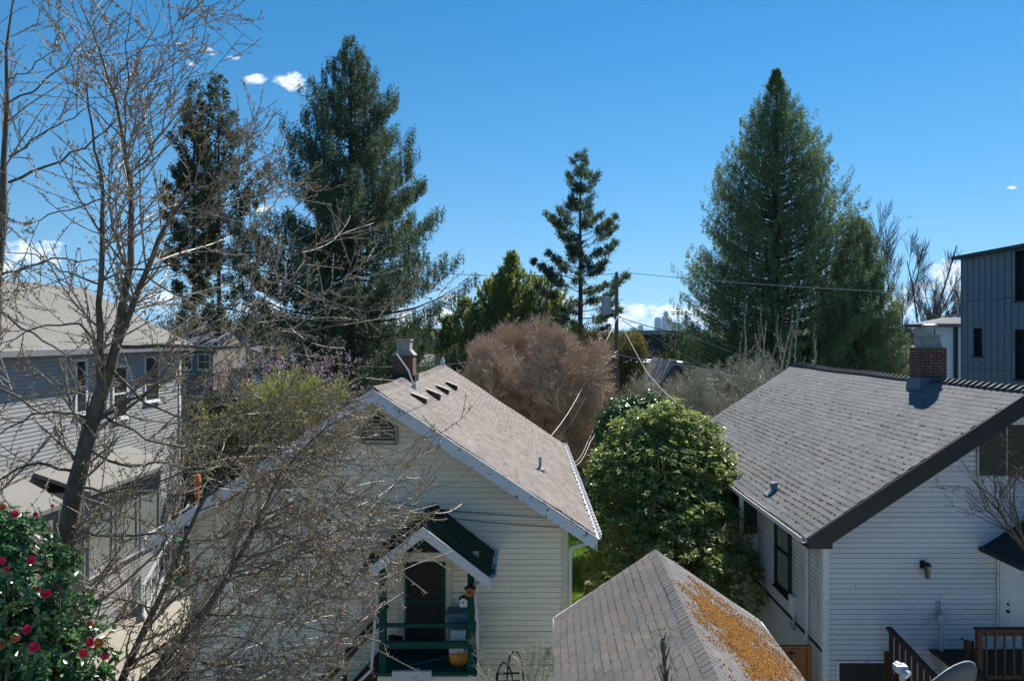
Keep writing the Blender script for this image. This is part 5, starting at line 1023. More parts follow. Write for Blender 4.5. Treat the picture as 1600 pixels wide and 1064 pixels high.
def blades():
    rng = np.random.default_rng(9); n = 26000; p = np.stack([rng.uniform(1.25,4.2,n), rng.uniform(17,31,n), np.full(n,.0)],-1); v, f = cards(p, rng.normal(0,.45,(n,3))+[0,0,1], .09, .022, rng); mb = MB(); mb.add_np(v, f)
    stuff(mb.build('grass', m_blade), 'short sunlit grass between the cottage and the rhododendron', 'grass')
    n = 6000; p = np.stack([rng.uniform(.95,1.5,n)+rng.normal(0,.08,n), rng.uniform(17,27,n), np.full(n,.0)],-1); v, f = cards(p, rng.normal(0,.5,(n,3))+[0,0,1], .22*rng.uniform(.4,1.4,n), .035, rng); mb = MB(); mb.add_np(v, f)
    stuff(mb.build('weeds', m_yellow), 'yellowed weeds along the foot of the cottage side wall', 'weeds')
blades()
b = MB(); b.hexa([(PX(913,23.5),23.3,0),(PX(936,23.5),23.3,0),(PX(936,23.5),23.8,0),(PX(913,23.5),23.8,0)], [(PX(914,23.5),23.33,.55),(PX(935,23.5),23.33,.5),(PX(935,23.5),23.75,.5),(PX(914,23.5),23.75,.55)]); tag(b.build('stump', m_bark), 'squat brown stump on the lawn behind the garage', 'stump')
# strip of fence left of the cottage
def hedge(name, label, x0,x1,y0,y1,z0,z1, mat, n, seed, L_=.12, W_=.06):
    rng = np.random.default_rng(seed); t = thing(name, label, 'hedge', ((x0+x1)/2,(y0+y1)/2,0)); cx, cy = (x0+x1)/2, (y0+y1)/2
    x = rng.uniform(x0,x1,n); y = rng.uniform(y0,y1,n); top = z1*(.78+.3*vnoise(x-x0, y-y0, seed, .8)); z = z0+(top-z0)*rng.uniform(0,1,n)**.5
    p = np.stack([x-cx,y-cy,z],-1)+rng.normal(0,.08,(n,3)); v, f = cards(p, rng.normal(0,.7,(n,3))+[0,0,.5], L_*rng.uniform(.5,1.4,n), W_, rng); mb = MB(); mb.add_np(v, f); mb.build('leaves', mat, t)
    k = 60; q = np.stack([rng.uniform(x0,x1,k)-cx, rng.uniform(y0,y1,k)-cy, np.zeros(k)],-1); pp = np.stack([q, q+[0,0,z1*.4], q+rng.normal(0,.3,(k,3))+[0,0,z1*.8]],1); mb = MB(); v, f = tubes(pp, np.array([[.05,.03,.012]]).repeat(k,0), 5); mb.add_np(v, f); mb.build('stems', m_bark, t)
hedge('hedge', 'dark overgrown ivy hedge behind the cottage, below the willowy shrub', -17, -5.0, 29, 31.5, 0, 5.4, m_vinca, 26000, 601, .16, .09)
hedge('hedge', 'dark green hedge in shade beside the left edge of the cottage', -8.2, -7.35, 12.5, 20, 0, 1.3, m_vinca, 5000, 602)
hedge('hedge', 'reddish brown hedge bank behind the parked blue car', 1.0, 9.5, 48.0, 50, 0, 2.6, PM('russet_leaves', [(.06,.03,.015),(.13,.055,.02),(.10,.09,.02)], .8, 1, island=.6, transl=.2), 12000, 603, .16, .10)
hedge('hedge', 'mixed dark evergreen hedge along the far side of the street', -24, 0, 48, 51, 0, 5.5, m_vinca, 30000, 604, .22, .12)
hedge('hedge', 'dark evergreen hedge beneath the big cedar across the street', 10, 30, 47.5, 50.5, 0, 6.0, m_cedarf, 26000, 605, .24, .12)
hedge('hedge', 'olive shrubbery behind the utility pole', 4.0, 9.8, 55, 58, 0, 10.2, PM('olive_leaves', [(.09,.09,.03),(.17,.16,.05),(.26,.22,.08)], .8, .6, island=.6, transl=.2), 26000, 606, .2, .1)
# ================================================================= blue car parked in the street
def car():
    X0 = PX(905,41)+.9; t = thing('car', 'dark blue car parked in the street beyond the cottage gutter', 'car', (X0,40.6,0))
    side = [(-2.2,.35),(-2.25,.75),(-2.1,1.0),(-1.65,1.12),(-1.05,1.66),(-.6,1.72),(.9,1.70),(1.5,1.25),(2.1,1.05),(2.3,.75),(2.3,.35)]
    b = MB(); secs = [(-.9,.0),(-.86,.0),(-.0,0)]
    V = []; ys = [-.90,-.84,0,.84,.90]; k = len(side)
    for y in ys:
        for x, z in side:
            inn = .16*max(0,(z-1.0))/.7 if abs(y) > .5 else 0; e = .04 if abs(y) > .86 else 0
            V.append((x*(1-e*.5), y*(1-inn), z-e*.6 if z > .5 else z+e))
    F = [(j*k+i, j*k+(i+1)%k, (j+1)*k+(i+1)%k, (j+1)*k+i) for j in range(4) for i in range(k)]+[tuple(range(k))[::-1], tuple(4*k+i for i in range(k))]
    b.add(V, F); b.build('body', m_carblue, t, smooth=False)
    for s in (-1,1):
        for a, z in (((-1.35,-.45),0),((-.38,.5),0),((.57,1.15),0)):
            b = MB(); y = s*.872; yt = s*.80; b.prism([(a[0]-(.0 if a[0]>-1 else .0),y,1.12),(a[1],y,1.12),(a[1]-(.25 if a[1] > 1 else 0),yt,1.58),(a[0]+(.38 if a[0] < -1 else 0),yt,1.58)], (0,s*.015,0)); b.build('window', m_glass, t)
    b = MB(); b.prism([(1.47,-.66,1.30),(1.47,.66,1.30),(.98,.6,1.66),(.98,-.6,1.66)], (.03,0,.03)); b.build('windscreen', m_glass, t)
    for x in (-1.4,1.45):
        for s in (-1,1):
            b = MB(); b.tube([(x,s*.72,.33),(x,s*.93,.33)], .33, 20); w = b.build('wheel', m_rubber, t); b = MB(); b.tube([(x,s*.931,.33),(x,s*.94,.33)], [.2,.17], 14); b.build('rim', m_metal, w)
car()
# ================================================================= pole, transformer and wires
Yp = 46.0
def pole():
    X = PX(963,Yp); zt = PZ(425,Yp); t = thing('utility_pole', 'weathered wooden utility pole carrying a grey transformer', 'utility pole', (X,Yp,0))
    b = MB(); b.tube([(0,0,0),(0,0,zt*.5),(.02,0,zt-.3),(.02,0,zt)], [.17,.15,.12,.09], 12); b.build('pole', m_pole, t)
    b = MB(); z0, z1 = PZ(492,Yp), PZ(464,Yp); x = -.70; b.lathe([(.28,z0),(.31,z0+.03),(.31,z1-.06),(.29,z1),(.05,z1+.03)], (x,0,0), 20); tr = b.build('transformer', m_galv, t, smooth=False)
    b = MB(); b.lathe([(.04,z1),(.07,z1+.1),(.04,z1+.18),(.06,z1+.26),(.02,z1+.38)], (x+.02,0,0), 10); b.build('bushing', m_pole, tr)
    b = MB(); 
    for z in (z0+.12, z1-.2): b.box(x+.28,.12,-.04,.04,z,z+.07)
    b.box(.1,.5,-.02,.02,z1-.2,z1-.17); b.box(.1,.5,-.02,.02,z0+.12,z0+.15); b.build('bracket', m_metal, t)
    b = MB(); z = PZ(497,Yp); b.lathe([(.05,0),(.09,.05),(.05,.12)], (.25,-.1,z), 8); b.lathe([(.05,0),(.09,.05),(.05,.12)], (-.15,-.15,z-.05), 8); b.build('insulator', m_conc, t)
pole()
def wire(label, pts, r, mat, sag=0., n=14, name='wire', group=None, cat='wire'):
    pts = [np.array(p, float) for p in pts]; out = []
    for a, b_ in zip(pts[:-1], pts[1:]):
        for k in range(n): s = k/n; q = a+(b_-a)*s; q = q-np.array([0,0,4*sag*s*(1-s)]); out.append(q)
    out.append(pts[-1]); b = MB(); b.tube(out, r, 5); o = b.build(name, mat); tag(o, label, cat, group); return o
top = P(965,428,Yp)
wire('thin overhead line running left from the pole top past the tall spruce', [P(300,418,52),P(700,428,50),top], .022, m_wire, .15)
wire('thin overhead line running right from the pole top across the cedar', [top,P(987,427,Yp-.2),P(1370,455,38),P(1700,492,32)], .020, m_wirew, .1)
hub = P(965,494,Yp-.3)
wire('pale service cable dropping from the pole to the cottage eave', [hub, (P(905,615,32)), P(860,682,25.6)], .013, m_wirew, .12)
wire('pale service cable dropping from the pole toward the white house', [hub, P(1010,580,33), P(1068,638,23)], .014, m_wirew, .10)
wire('black cable from the transformer toward the right thicket', [P(972,497,Yp-.2), P(1075,523,40), P(1180,560,30)], .028, m_wire, .1)
wire('second, lower black cable from the transformer to the right', [P(972,500,Yp-.2), P(1030,530,41), P(1110,575,33), P(1200,640,28)], .022, m_wire, .1)
wire('low communications cable left of the dark flat-roofed building', [P(963,553,Yp-.2), P(1080,572,40), P(1240,600,30)], .035, m_wirew, .1)
wire('sagging loop of cable left of the rhododendron, outer strand', [P(950,575,Yp-.3), P(940,640,33), P(922,690,26), P(893,728,22)], .009, m_wirew, .25)
wire('sagging loop of cable left of the rhododendron, inner strand', [P(935,640,36), P(918,690,28), P(893,724,22.5)], .008, m_wirew, .2)
wire('long faint line crossing behind the cottage chimney', [P(560,572,42), P(760,562,44), P(960,556,46)], .018, m_wirew, .2)
# ================================================================= distant houses and buildings
def far_house(label, px0, px1, pyE, pyR, Y, depth, wm, rm, along='x', win=2, z0=0., name='house', flat=False, cat='house', ov=.4):
    x0, x1 = PX(px0,Y), PX(px1,Y); ez, rz = PZ(pyE,Y), PZ(pyR,Y); t = thing(name, label, cat, ((x0+x1)/2,Y,0)); w = (x1-x0)/2
    b = MB(); b.box(-w+ov,w-ov,0,depth,0,ez-.05); b.build('wall', wm, t); b = MB()
    if flat: b.box(-w,w,-.3,depth+.3,ez-.05,rz); b.build('roof', rm, t)
    elif along == 'x':
        d = depth/2; b.prism([(-w,-.4,ez),(-w,d,rz),(-w,depth+.4,ez),(-w,depth+.4,ez-.15),(-w,d,rz-.2),(-w,-.4,ez-.15)], (2*w,0,0)); b.build('roof', rm, t)
        for s in (-w+ov,w-ov-.02): g = MB(); g.prism([(s,0,ez-.06),(s,depth,ez-.06),(s,d,rz-.2)], (.02,0,0)); g.build('gable', wm, t)
    else:
        b.prism([(-w,-.4,ez),(0,-.4,rz),(w,-.4,ez),(w,-.4,ez-.15),(0,-.4,rz-.2),(-w,-.4,ez-.15)], (0,depth+.8,0)); b.build('roof', rm, t)
        g = MB(); g.prism([(-w+ov,0,ez-.06),(w-ov,0,ez-.06),(0,0,rz-.2)], (0,.05,0)); g.build('gable', wm, t)
    for k in range(win):
        a = -w+ov+(2*w-2*ov)*(k+.5)/win; window(t, (0,0,0), (1,0,0), (0,-1,0), a-.45, a+.45, ez-1.7, ez-.5, .08, m_trim, m_glass, rails=(ez-1.1,))
    return t
m_slate = PM('slate_roof', [(.10,.105,.12),(.15,.155,.17)], .9, .8); m_tan = PM('tan_siding', [(.30,.26,.19),(.36,.32,.24)], .8, 1); m_sage = PM('sage_siding', [(.20,.24,.20),(.25,.29,.24)], .8, 1)
m_dgrey = PM('charcoal_cladding', [(.035,.05,.06),(.05,.065,.075)], .7, 1, stretch=(.2,.2,6)); m_taupe = PM('taupe_siding', [(.16,.14,.12),(.21,.19,.165)], .8, 1)
far_house('flat-topped dark building right of the pole, under the skyline', 988, 1078, 522, 516, 82, 12, m_dgrey, m_metal, flat=True, win=0, name='building', cat='building')
far_house('flat olive-grey building seen between the spruce and evergreen', 655, 706, 520, 514, 95, 10, m_taupe, m_slate, flat=True, win=2, name='building', cat='building')
far_house('pale house with white fascia below the flat dark building', 975, 1075, 575, 566, 60, 8, m_dgrey, m_bluewhite, flat=True, win=2)
far_house('house with steep grey roof behind the pole wires', 1000, 1110, 640, 563, 48.5, 8, m_taupe, m_slate, along='y', win=1)
far_house('small sage house with grey gable behind the cottage ridge', 655, 690, 572, 555, 70, 8, m_sage, m_slate, along='x', win=1)
far_house('brown-grey flat house between the cedar and the far chimney', 1384, 1422, 519, 513, 80, 9, m_taupe, m_slate, flat=True, win=2)
far_house('tan roofed house low behind the white house ridge', 1395, 1490, 590, 540, 60, 9, m_tan, PM('tan_roof', [(.20,.16,.12),(.26,.21,.16)], .9), along='x', win=2)
0 and far_house('grey gabled house glimpsed through bare twigs near the pole foot', 880, 985, 620, 585, 54, 8, m_sage, m_slate, along='x', win=2)
far_house('cream house hidden low behind the magnolia', 330, 440, 575, 535, 62, 9, m_bluewhite, m_slate, along='x', win=3)
far_house('roof of a brown house at left beyond the grey house', 270, 340, 545, 500, 58, 9, m_taupe, m_slate, along='x', win=2)
# pale house wall next to the modern building
def pale():
    Y = 42.; t = thing('house', 'pale blue-white boarded house beside the dark modern building', 'house', (PX(1452,Y),Y,0)); w = PX(1512,Y)-PX(1452,Y); b = MB(); laps(b, (.2,0,0), (1,0,0), (0,-1,0), 0, PZ(511,Y), .16, lambda z: (0,w+2)); b.box(.2,w+2,.03,2,0,PZ(511,Y)-.05); b.build('wall', m_bluewhite, t)
    b = MB(); z = PZ(511,Y); b.hexa([(-.15,-.5,z),(w+3,-.5,z),(w+3,2.5,z),(-.15,2.5,z)], [(-.12,-.48,z+.2),(w+3,-.48,z+.2),(w+3,2.5,z+.2),(-.12,2.5,z+.2)]); b.hexa([(-.1,-.45,z+.2),(w+3,-.45,z+.2),(w+3,2.3,z+.2),(-.1,2.3,z+.2)], [(1.8,1,z+.62),(w+3,1,z+.62),(w+3,1.6,z+.62),(1.8,1.6,z+.62)]); b.build('roof', m_slate, t)
    b = MB(); x = PX(1492,Y)-PX(1452,Y); b.box(x-.1,x+.14,-.09,-.02,0,z); b.build('downspout', m_black, t); b = MB(); b.box(.12,.34,-.05,.2,0,z); b.build('corner_board', m_black, t)
pale()
def modern():
    X = 20.; ya, yb = X*FOC/(1650-CX), X*FOC/(1502-CX); t = thing('building', 'tall dark blue-grey metal-clad modern building at the right edge', 'building', (X,ya,0)); Ly = yb-ya; zt = 12.55
    def seg(b): pass
    b = MB(); ys0, ys1 = X*FOC/(1593-CX)-ya, X*FOC/(1593-CX)-ya
    # wall with real recesses: small window and two tall window bays near the camera end
    wins = []
    def yof(px): return X*FOC/(px-CX)-ya
    Yw = lambda px: X*FOC/(px-CX)
    wins.append((yof(1535), yof(1521), 9-(556-HY)*Yw(1528)/FOC, 9-(513-HY)*Yw(1528)/FOC))
    wins.append((yof(1640), yof(1586), 9-(470-HY)*Yw(1590)/FOC, 9-(392-HY)*Yw(1590)/FOC)); wins.append((yof(1640), yof(1586), 9-(592-HY)*Yw(1590)/FOC, 9-(515-HY)*Yw(1590)/FOC))
    ysb = sorted(set([0,Ly]+[w[0] for w in wins]+[w[1] for w in wins])); zsb = sorted(set([0,zt]+[w[2] for w in wins]+[w[3] for w in wins]))
    for i in range(len(ysb)-1):
        for j in range(len(zsb)-1):
            cy, cz = (ysb[i]+ysb[i+1])/2, (zsb[j]+zsb[j+1])/2
            if any(w[0] < cy < w[1] and w[2] < cz < w[3] for w in wins): continue
            b.quad((0,ysb[i],zsb[j]),(0,ysb[i],zsb[j+1]),(0,ysb[i+1],zsb[j+1]),(0,ysb[i+1],zsb[j]))
    b.quad((0,Ly,0),(8,Ly,0),(8,Ly,zt),(0,Ly,zt)); b.quad((0,0,0),(0,0,zt),(8,0,zt),(8,0,0)); b.quad((8,0,0),(8,0,zt),(8,Ly,zt),(8,Ly,0))
    for a, c, z0, z1 in wins:
        for q in (((0,a,z0),(0,c,z0),(.3,c,z0),(.3,a,z0)),((0,a,z1),(.3,a,z1),(.3,c,z1),(0,c,z1)),((0,a,z0),(.3,a,z0),(.3,a,z1),(0,a,z1)),((0,c,z0),(0,c,z1),(.3,c,z1),(.3,c,z0))): b.quad(*q, m=1)
    n = int(Ly/.40)
    for k in range(n+1):
        y = Ly-.03-k*.40
        if y < 0: break
        zc = [0.0]; segs = [(0.0, zt)]
        for a, c, z0, z1 in wins:
            if a-.03 < y < c+.03:
                ns = []
                for s in segs:
                    if s[0] < z0 and s[1] > z1: ns += [(s[0],z0),(z1,s[1])]
                    else: ns.append(s)
                segs = ns
        for s in segs: b.box(-.035,-.001,y-.018,y+.018,s[0],s[1],0)
    for z in (4.6,7.6,10.6):
        cuts = [(a,c) for a,c,z0,z1 in wins if z0 < z < z1]; y = 0
        b2 = [(0,Ly)]
        for a,c in cuts: b2 = [q for s in b2 for q in ([(s[0],a),(c,s[1])] if s[0] <= a and s[1] >= c else [s])]
        for s in b2: b.box(-.012,-.0005,s[0],s[1],z-.012,z+.012,1)
    w = b.build('wall', [m_dkpanel, m_black], t)
    for a, c, z0, z1 in wins:
        f = MB()
        for q in ((a,a+.07,z0,z1),(c-.07,c,z0,z1)): f.box(.18,.26,q[0],q[1],q[2],q[3])
        f.box(.182,.26,a+.07,c-.07,z0,z0+.07); f.box(.182,.26,a+.07,c-.07,z1-.07,z1); f.box(-.06,.2,a-.05,c+.05,z0-.07,z0-.002)
        wf = f.build('window', m_black, t); g = MB(); g.box(.22,.24,a+.07,c-.07,z0+.07,z1-.07); g.build('pane', m_glass, wf)
        if c-a > 1: g = MB(); g.box(.28,.29,a+.2,c-.15,z0+.07,z1-.07); g.build('blind', m_sage, wf)
    r = MB(); r.hexa([(-.30,-.5,zt),(8.4,-.5,zt),(8.4,Ly+.25,zt),(-.30,Ly+.25,zt)], [(-.32,-.52,zt+.14),(8.4,-.52,zt+.5),(8.4,Ly+.27,zt+.5),(-.32,Ly+.27,zt+.14)]); r.build('roof', m_dgrey, t)
modern()
# ================================================================= stadium lights, skyline, hills
def lights():
    Y = 300.; x0 = PX(1072,Y); z = PZ(488,Y); t = thing('light_mast', 'row of hooded field lights on a far mast beside the cedar', 'light mast', (x0,Y,0)); b = MB(); b.tube([(0,0,0),(0,0,z+1)], .2, 8); b.box(-6.8,.5,-.1,.1,z,z+.25); b.build('mast', m_wire, t)
    for px in (1052,1059,1066):
        x = PX(px,Y)-x0; b = MB(); b.lathe([(.9,-1.1),(.75,-.8),(.2,-.5),(.12,0)], (x,0,z), 10); b.build('lamp', m_wire, t)
lights()
def skyline():
    Y = 7800.; rng = np.random.default_rng(4)
    tw = [(1024,1033,496,'blocky tower left of the tallest'),(1035,1044,494,'stepped shoulder tower attached left of the tallest tower'),(1038,1044,486,'tallest tower of the downtown skyline'),(1044,1051,498,'sloping-topped tower right of the tallest'),(1051,1057,503,'mid-height tower fourth from the left in the main cluster'),(1057,1063,505,'low tower near the right end of the skyline cluster'),(1060,1065,505.5,'rightmost tower touching the cedar silhouette'),(998,1005,508,'lone low block left of the main skyline cluster'),(985,995,512,'lowest far block near the utility pole'),(1030,1040,504,'wide low block before the tall towers')]
    for i, (a, c, tpy, lab) in enumerate(tw):
        Yi = Y+i*60; x0, x1 = PX(a,Yi), PX(c,Yi); h = PZ(tpy,Yi); t = thing('skyscraper', lab, 'skyscraper', ((x0+x1)/2,Yi,0), group='downtown towers on the horizon'); w = (x1-x0)/2
        b = MB(); b.box(-w,w,0,2*w,0,h*.93); b.box(-w*.8,w*.8,w*.2,w*1.8,h*.93,h); 
        b.build('body', m_tower, t)
        b = MB()
        for k in range(1,7): b.box(-w*1.01,w*1.01,-1.,0,h*(.12*k),h*(.12*k)+4)
        b.build('floor_bands', m_dkpanel, t)
skyline()
def hills():
    rng = np.random.default_rng(6)
    for nm, Y, amp, base, seed in (('hills', 2600., 48, 34, 3), ('hills', 1300., 16, 12, 5)):
        n = 260; xs = np.linspace(-Y*1.1, Y*1.1, n); prof = base+amp*vnoise(xs, xs*0, seed, 1/ (Y*.16))+5*vnoise(xs, xs*0+3, seed, 1/30.)+3*vnoise(xs, xs*0+9, seed, 1/9.)
        if Y > 2000: prof *= np.where(xs < PX(700,Y), 1.05, np.where(xs > PX(1300,Y), .9, .42))
        k = 6; V = []; 
        for j in range(k):
            s = j/(k-1); V += [(x, Y+s*Y*.15+rng.uniform(-4,4), p*math.sin(s*math.pi*.5)) for x, p in zip(xs, prof)]
        V += [(x, Y*1.6, -2) for x in xs]
        F = [(j*n+i, j*n+i+1, (j+1)*n+i+1, (j+1)*n+i) for j in range(k) for i in range(n-1)]
        b = MB(); b.add(V, F); struct(b.build(nm, m_hill, smooth=True))
hills()
def woods():
    rng = np.random.default_rng(44); n = 90000; Yw = rng.uniform(115,420,n); xw = rng.uniform(-1.15,1.15,n)*Yw
    top = 3.2+4.*vnoise(xw+Yw*.2, Yw, 21, 1/9.)+2.4*vnoise(xw, Yw, 22, 1/31.); z = top*rng.uniform(.15,1,n)**.6
    v, f = cards(np.stack([xw,Yw,z],-1), rng.normal(0,.6,(n,3))+[0,0,.5], rng.uniform(.8,2.2,n), .8, rng); b = MB(); b.add_np(v, f)
    stuff(b.build('woods', PM('far_woods', [(.035,.05,.03),(.07,.085,.05),(.14,.12,.09)], .9, .05, 4, island=.5, transl=.2)), 'distant belt of mixed trees filling the horizon below the hills', 'woods')
woods()
# neighbourhood trees in the middle distance
def bgtrees():
    rng = np.random.default_rng(12); mats = [PM('far_foliage_%d' % i, c, .8, .3, island=.5, transl=.2) for i, c in enumerate(([(.02,.035,.015),(.05,.07,.025)], [(.07,.06,.045),(.12,.10,.075)], [(.03,.05,.02),(.07,.09,.03)]))]
    protos = []
    for k in range(6):
        n = 4200; t = thing('background_tree', 'x', 'tree', (0,0,0)); kind = k % 3; r = np.random.default_rng(700+k)
        if kind == 0: z = r.uniform(.12,1,n); rr = (1.02-z)*.30*r.uniform(.3,1,n)**.5; a = r.uniform(0,6.28,n)
        else: d = nrm(r.normal(size=(n,3)))*r.uniform(.35,1,(n,1))**.4*(1+.25*np.sin(r.normal(size=(n,1)))); 
        if kind == 0: p = np.stack([rr*np.cos(a),rr*np.sin(a),z],-1)
        else: d *= 1+.2*np.sin(d[:,:1]*7+k)*np.sin(d[:,2:3]*6); p = d*[.36,.36,.40]+[0,0,.6]
        v, f = cards(p, r.normal(0,.6,(n,3))+[0,0,-.3 if kind == 0 else .4], .05, .02 if kind != 1 else .008, r); mb = MB(); mb.add_np(v, f); c = mb.build('crown', mats[kind], t)
        mb = MB(); v, f = tubes(np.array([[[0,0,0],[0,0,.4],[0,0,.9]]],float), np.array([[.02,.015,.004]]), 6); mb.add_np(v, f); q = mb.build('trunk', m_barkd, t); protos.append((t,c,q))
    kinds = ['dark pointed conifer','twiggy grey-brown bare tree','rounded green tree']
    spots = [(20,70,8,0),(330,75,11,1),(385,80,10,2),(430,72,9,1),(345,120,14,3),(405,140,15,5),(615,74,10,2),(640,82,9,5),(672,88,7.5,0),(690,60,6.5,2),(708,78,8.5,4),(655,58,5.5,4),(735,90,9,2),(985,70,8.5,1),(1010,90,8,2),(1085,72,9,5),(1290,80,12,3),(1388,90,10,0),(1408,72,7,5),(1425,120,11,4),(1450,100,9,2),(1475,130,13,1),(1470,70,8,5),(1392,58,7,2),(1280,62,9,2),(585,95,13,3),(500,95,12,0),(470,90,11,4),(270,66,9,5),(290,90,13,1),(750,58,6,4),(880,72,9,2)]
    for i, (px, Y, h, k) in enumerate(spots):
        k = k % 6
        src = protos[k]; first = src[0].get('used') is None
        if first: t = src[0]; t['used'] = 1
        else:
            t = src[0].copy(); C.objects.link(t)
            for ch in src[1:]: c2 = ch.copy(); C.objects.link(c2); c2.parent = t
        t.location = (PX(px,Y),Y,0); t.rotation_euler = (0,0,rng.uniform(0,6.28)); t.scale = (h*rng.uniform(.85,1.1),h,h)
        where = 'far left behind the bare twigs' if px < 450 else 'behind the tall spruce' if px < 640 else 'left of the bushy evergreen' if px < 760 else 'around the utility pole' if px < 1100 else 'behind the big cedar' if px < 1380 else 'between the cedar and modern building'
        t['label'] = '%s %s' % (kinds[k%3], where); t['group'] = kinds[k%3]+'s '+where
    for p in protos:
        if p[0].get('used') is not None: del p[0]['used']
    seen = {}
    tops = [o for o in bpy.data.objects if o.parent is None and o.name.startswith('background_tree')]
    for o in tops: seen.setdefault(o['label'], []).append(o)
    for lab, os_ in seen.items():
        if len(os_) == 1: continue
        os_.sort(key=lambda o: (o.location.x/o.location.y)); w = {2:['left-hand','right-hand'],3:['leftmost','middle','rightmost'],4:['leftmost','second from left','third from left','rightmost'],5:['leftmost','second from left','middle','second from right','rightmost']}.get(len(os_)) or ['number %d from the left' % (j+1) for j in range(len(os_))]
        for o, ww in zip(os_, w): o['label'] = ww+' '+lab
    for o in tops: o['label'] = ' '.join(o['label'].split()[:16])
bgtrees()
# ================================================================= small things
def dish():
    Y = 4.6; c = np.array(P(1472,1122,Y)); t = thing('satellite_dish', 'grey satellite dish with pale feed arm at the bottom right edge', 'satellite dish', tuple(c)); b = MB(); S = 40; R_ = .40
    ax = nrm(np.array([-.42,.80,.42])); u = nrm(np.cross(ax,[0,0,1])); w = np.cross(u,ax); V = []; rings = 7
    for off in (0,-.008):
        for j in range(rings+1):
            r = R_*j/rings
            for i in range(S): a = 2*math.pi*i/S; V.append(u*r*math.cos(a)+w*r*1.08*math.sin(a)+ax*(.075*(r/R_)**2+off))
    F = []; m = (rings+1)*S
    for j in range(rings):
        for i in range(S): a, b_, c_, d_ = j*S+i, j*S+(i+1)%S, (j+1)*S+(i+1)%S, (j+1)*S+i; F += [(a,b_,c_,d_),(m+d_,m+c_,m+b_,m+a)]
    for i in range(S): F.append((rings*S+i, rings*S+(i+1)%S, m+rings*S+(i+1)%S, m+rings*S+i))
    b.add(V, F); b.build('reflector', m_dish, t, smooth=True)
    rim = MB(); pts = [u*R_*math.cos(a)+w*R_*1.08*math.sin(a)+ax*.073 for a in np.linspace(0,2*math.pi,41)]; rim.tube(pts, .003, 6, caps=False); rim.build('rim', m_trim, t)
    e = np.array(P(1408,1045,4.25))-c; s = -w*R_*1.0; arm = MB(); arm.bar(s, e-[0,0,.03], .022, .03); arm.build('arm', m_metal, t)
    h = MB(); h.tube([e-ax*.05, e+ax*.02, e+ax*.045], [.028,.03,.022], 12); h.box(e[0]-.04,e[0]+.03,e[1]-.025,e[1]+.025,e[2]-.012,e[2]+.028); h.build('feed_horn', m_galv, t)
    mt = MB(); mt.bar(-ax*.01, -ax*.12, .09, .09); mt.tube([-ax*.12, -ax*.12-[0,0,.5]], .025, 10); mt.build('mount', m_metal, t)
dish()
def truck():
    t = thing('hand_truck', 'dark hand truck with two looped handles beside the bare shrub', 'hand truck', P(795,1085,13.6)); s = 13.6/FOC
    for dx, dz in ((0,0),(16,11)):
        b = MB(); q = lambda x, y: ((x-780+dx-15)*s, dx*.01, (1085-y)*s)
        b.tube([q(773,1110),q(777,1060-dz),q(780,1042-dz),q(786,1034-dz),q(793,1036-dz),q(799,1050-dz),q(803,1080)], .018, 8); b.build('handle', m_black, t)
    b = MB(); q = lambda x, y: ((x-795)*s, .0, (1085-y)*s)
    for y in (1052,1064): b.bar(q(776,y),q(812,y-1), .03, .03, up=(0,1,0))
    b.bar(q(773,1110),q(803,1108),.05,.05); b.bar(q(776,1050),q(773,1110),.025,.025); b.build('frame', m_black, t)
truck()
def plane():
    Y = 5200.; c = P(1421,340,Y); t = thing('airplane', 'tiny airplane flying right in the open sky', 'airplane', c); b = MB(); b.tube([(-19,0,0),(-16,0,1),(10,0,1),(17,0,1.2),(20,0,2.4)], [.6,2.2,2.2,1.2,.3], 10); b.build('fuselage', m_tower, t)
    b = MB(); b.prism([(-3,-17,-.5),(3,-17,-.5),(5,0,-.5),(-6,0,-.5)], (0,0,.5)); b.prism([(-6,0,-.5),(5,0,-.5),(3,17,-.5),(-3,17,-.5)], (0,0,.5)); b.build('wing', m_tower, t)
    b = MB(); b.prism([(15,0,1.5),(20,0,1.5),(22,0,8),(19,0,8)], (0,.5,0)); b.build('tail', m_tower, t)
plane()
X, Yy, Z = P(308,762,22.5); b = MB(); b.tube([(X,Yy,Z+.42),(X+.01,Yy,Z+.2),(X-.02,Yy,Z-.05),(X+.02,Yy,Z-.32)], [.10,.12,.09,.07], 10); b.tube([(X,Yy,Z+.42),(X,Yy,Z+3.2)], .008, 4); tag(b.build('windsock', PM('orange_cloth', [(.55,.13,.03),(.65,.2,.05)], .7)), 'orange cloth windsock hanging left of the cottage', 'windsock')
X, Yy, Z = P(280,855,23.5); b = MB(); b.lathe([(.22,0),(.26,.55),(.27,.57),(.27,.6),(.12,.64)], (X,Yy,Z-.3), 16); b.tube([(X,Yy,Z-.3),(X,Yy,0)], .05, 8); tag(b.build('barrel', PM('green_barrel', [(.01,.10,.06),(.02,.16,.10)], .5)), 'small green barrel on a post behind the bare branches left of the cottage', 'barrel')
b = MB(); X = PX(2,14); b.bar((X,14.3,0),(X,14.3,5.6),.12,.12); 
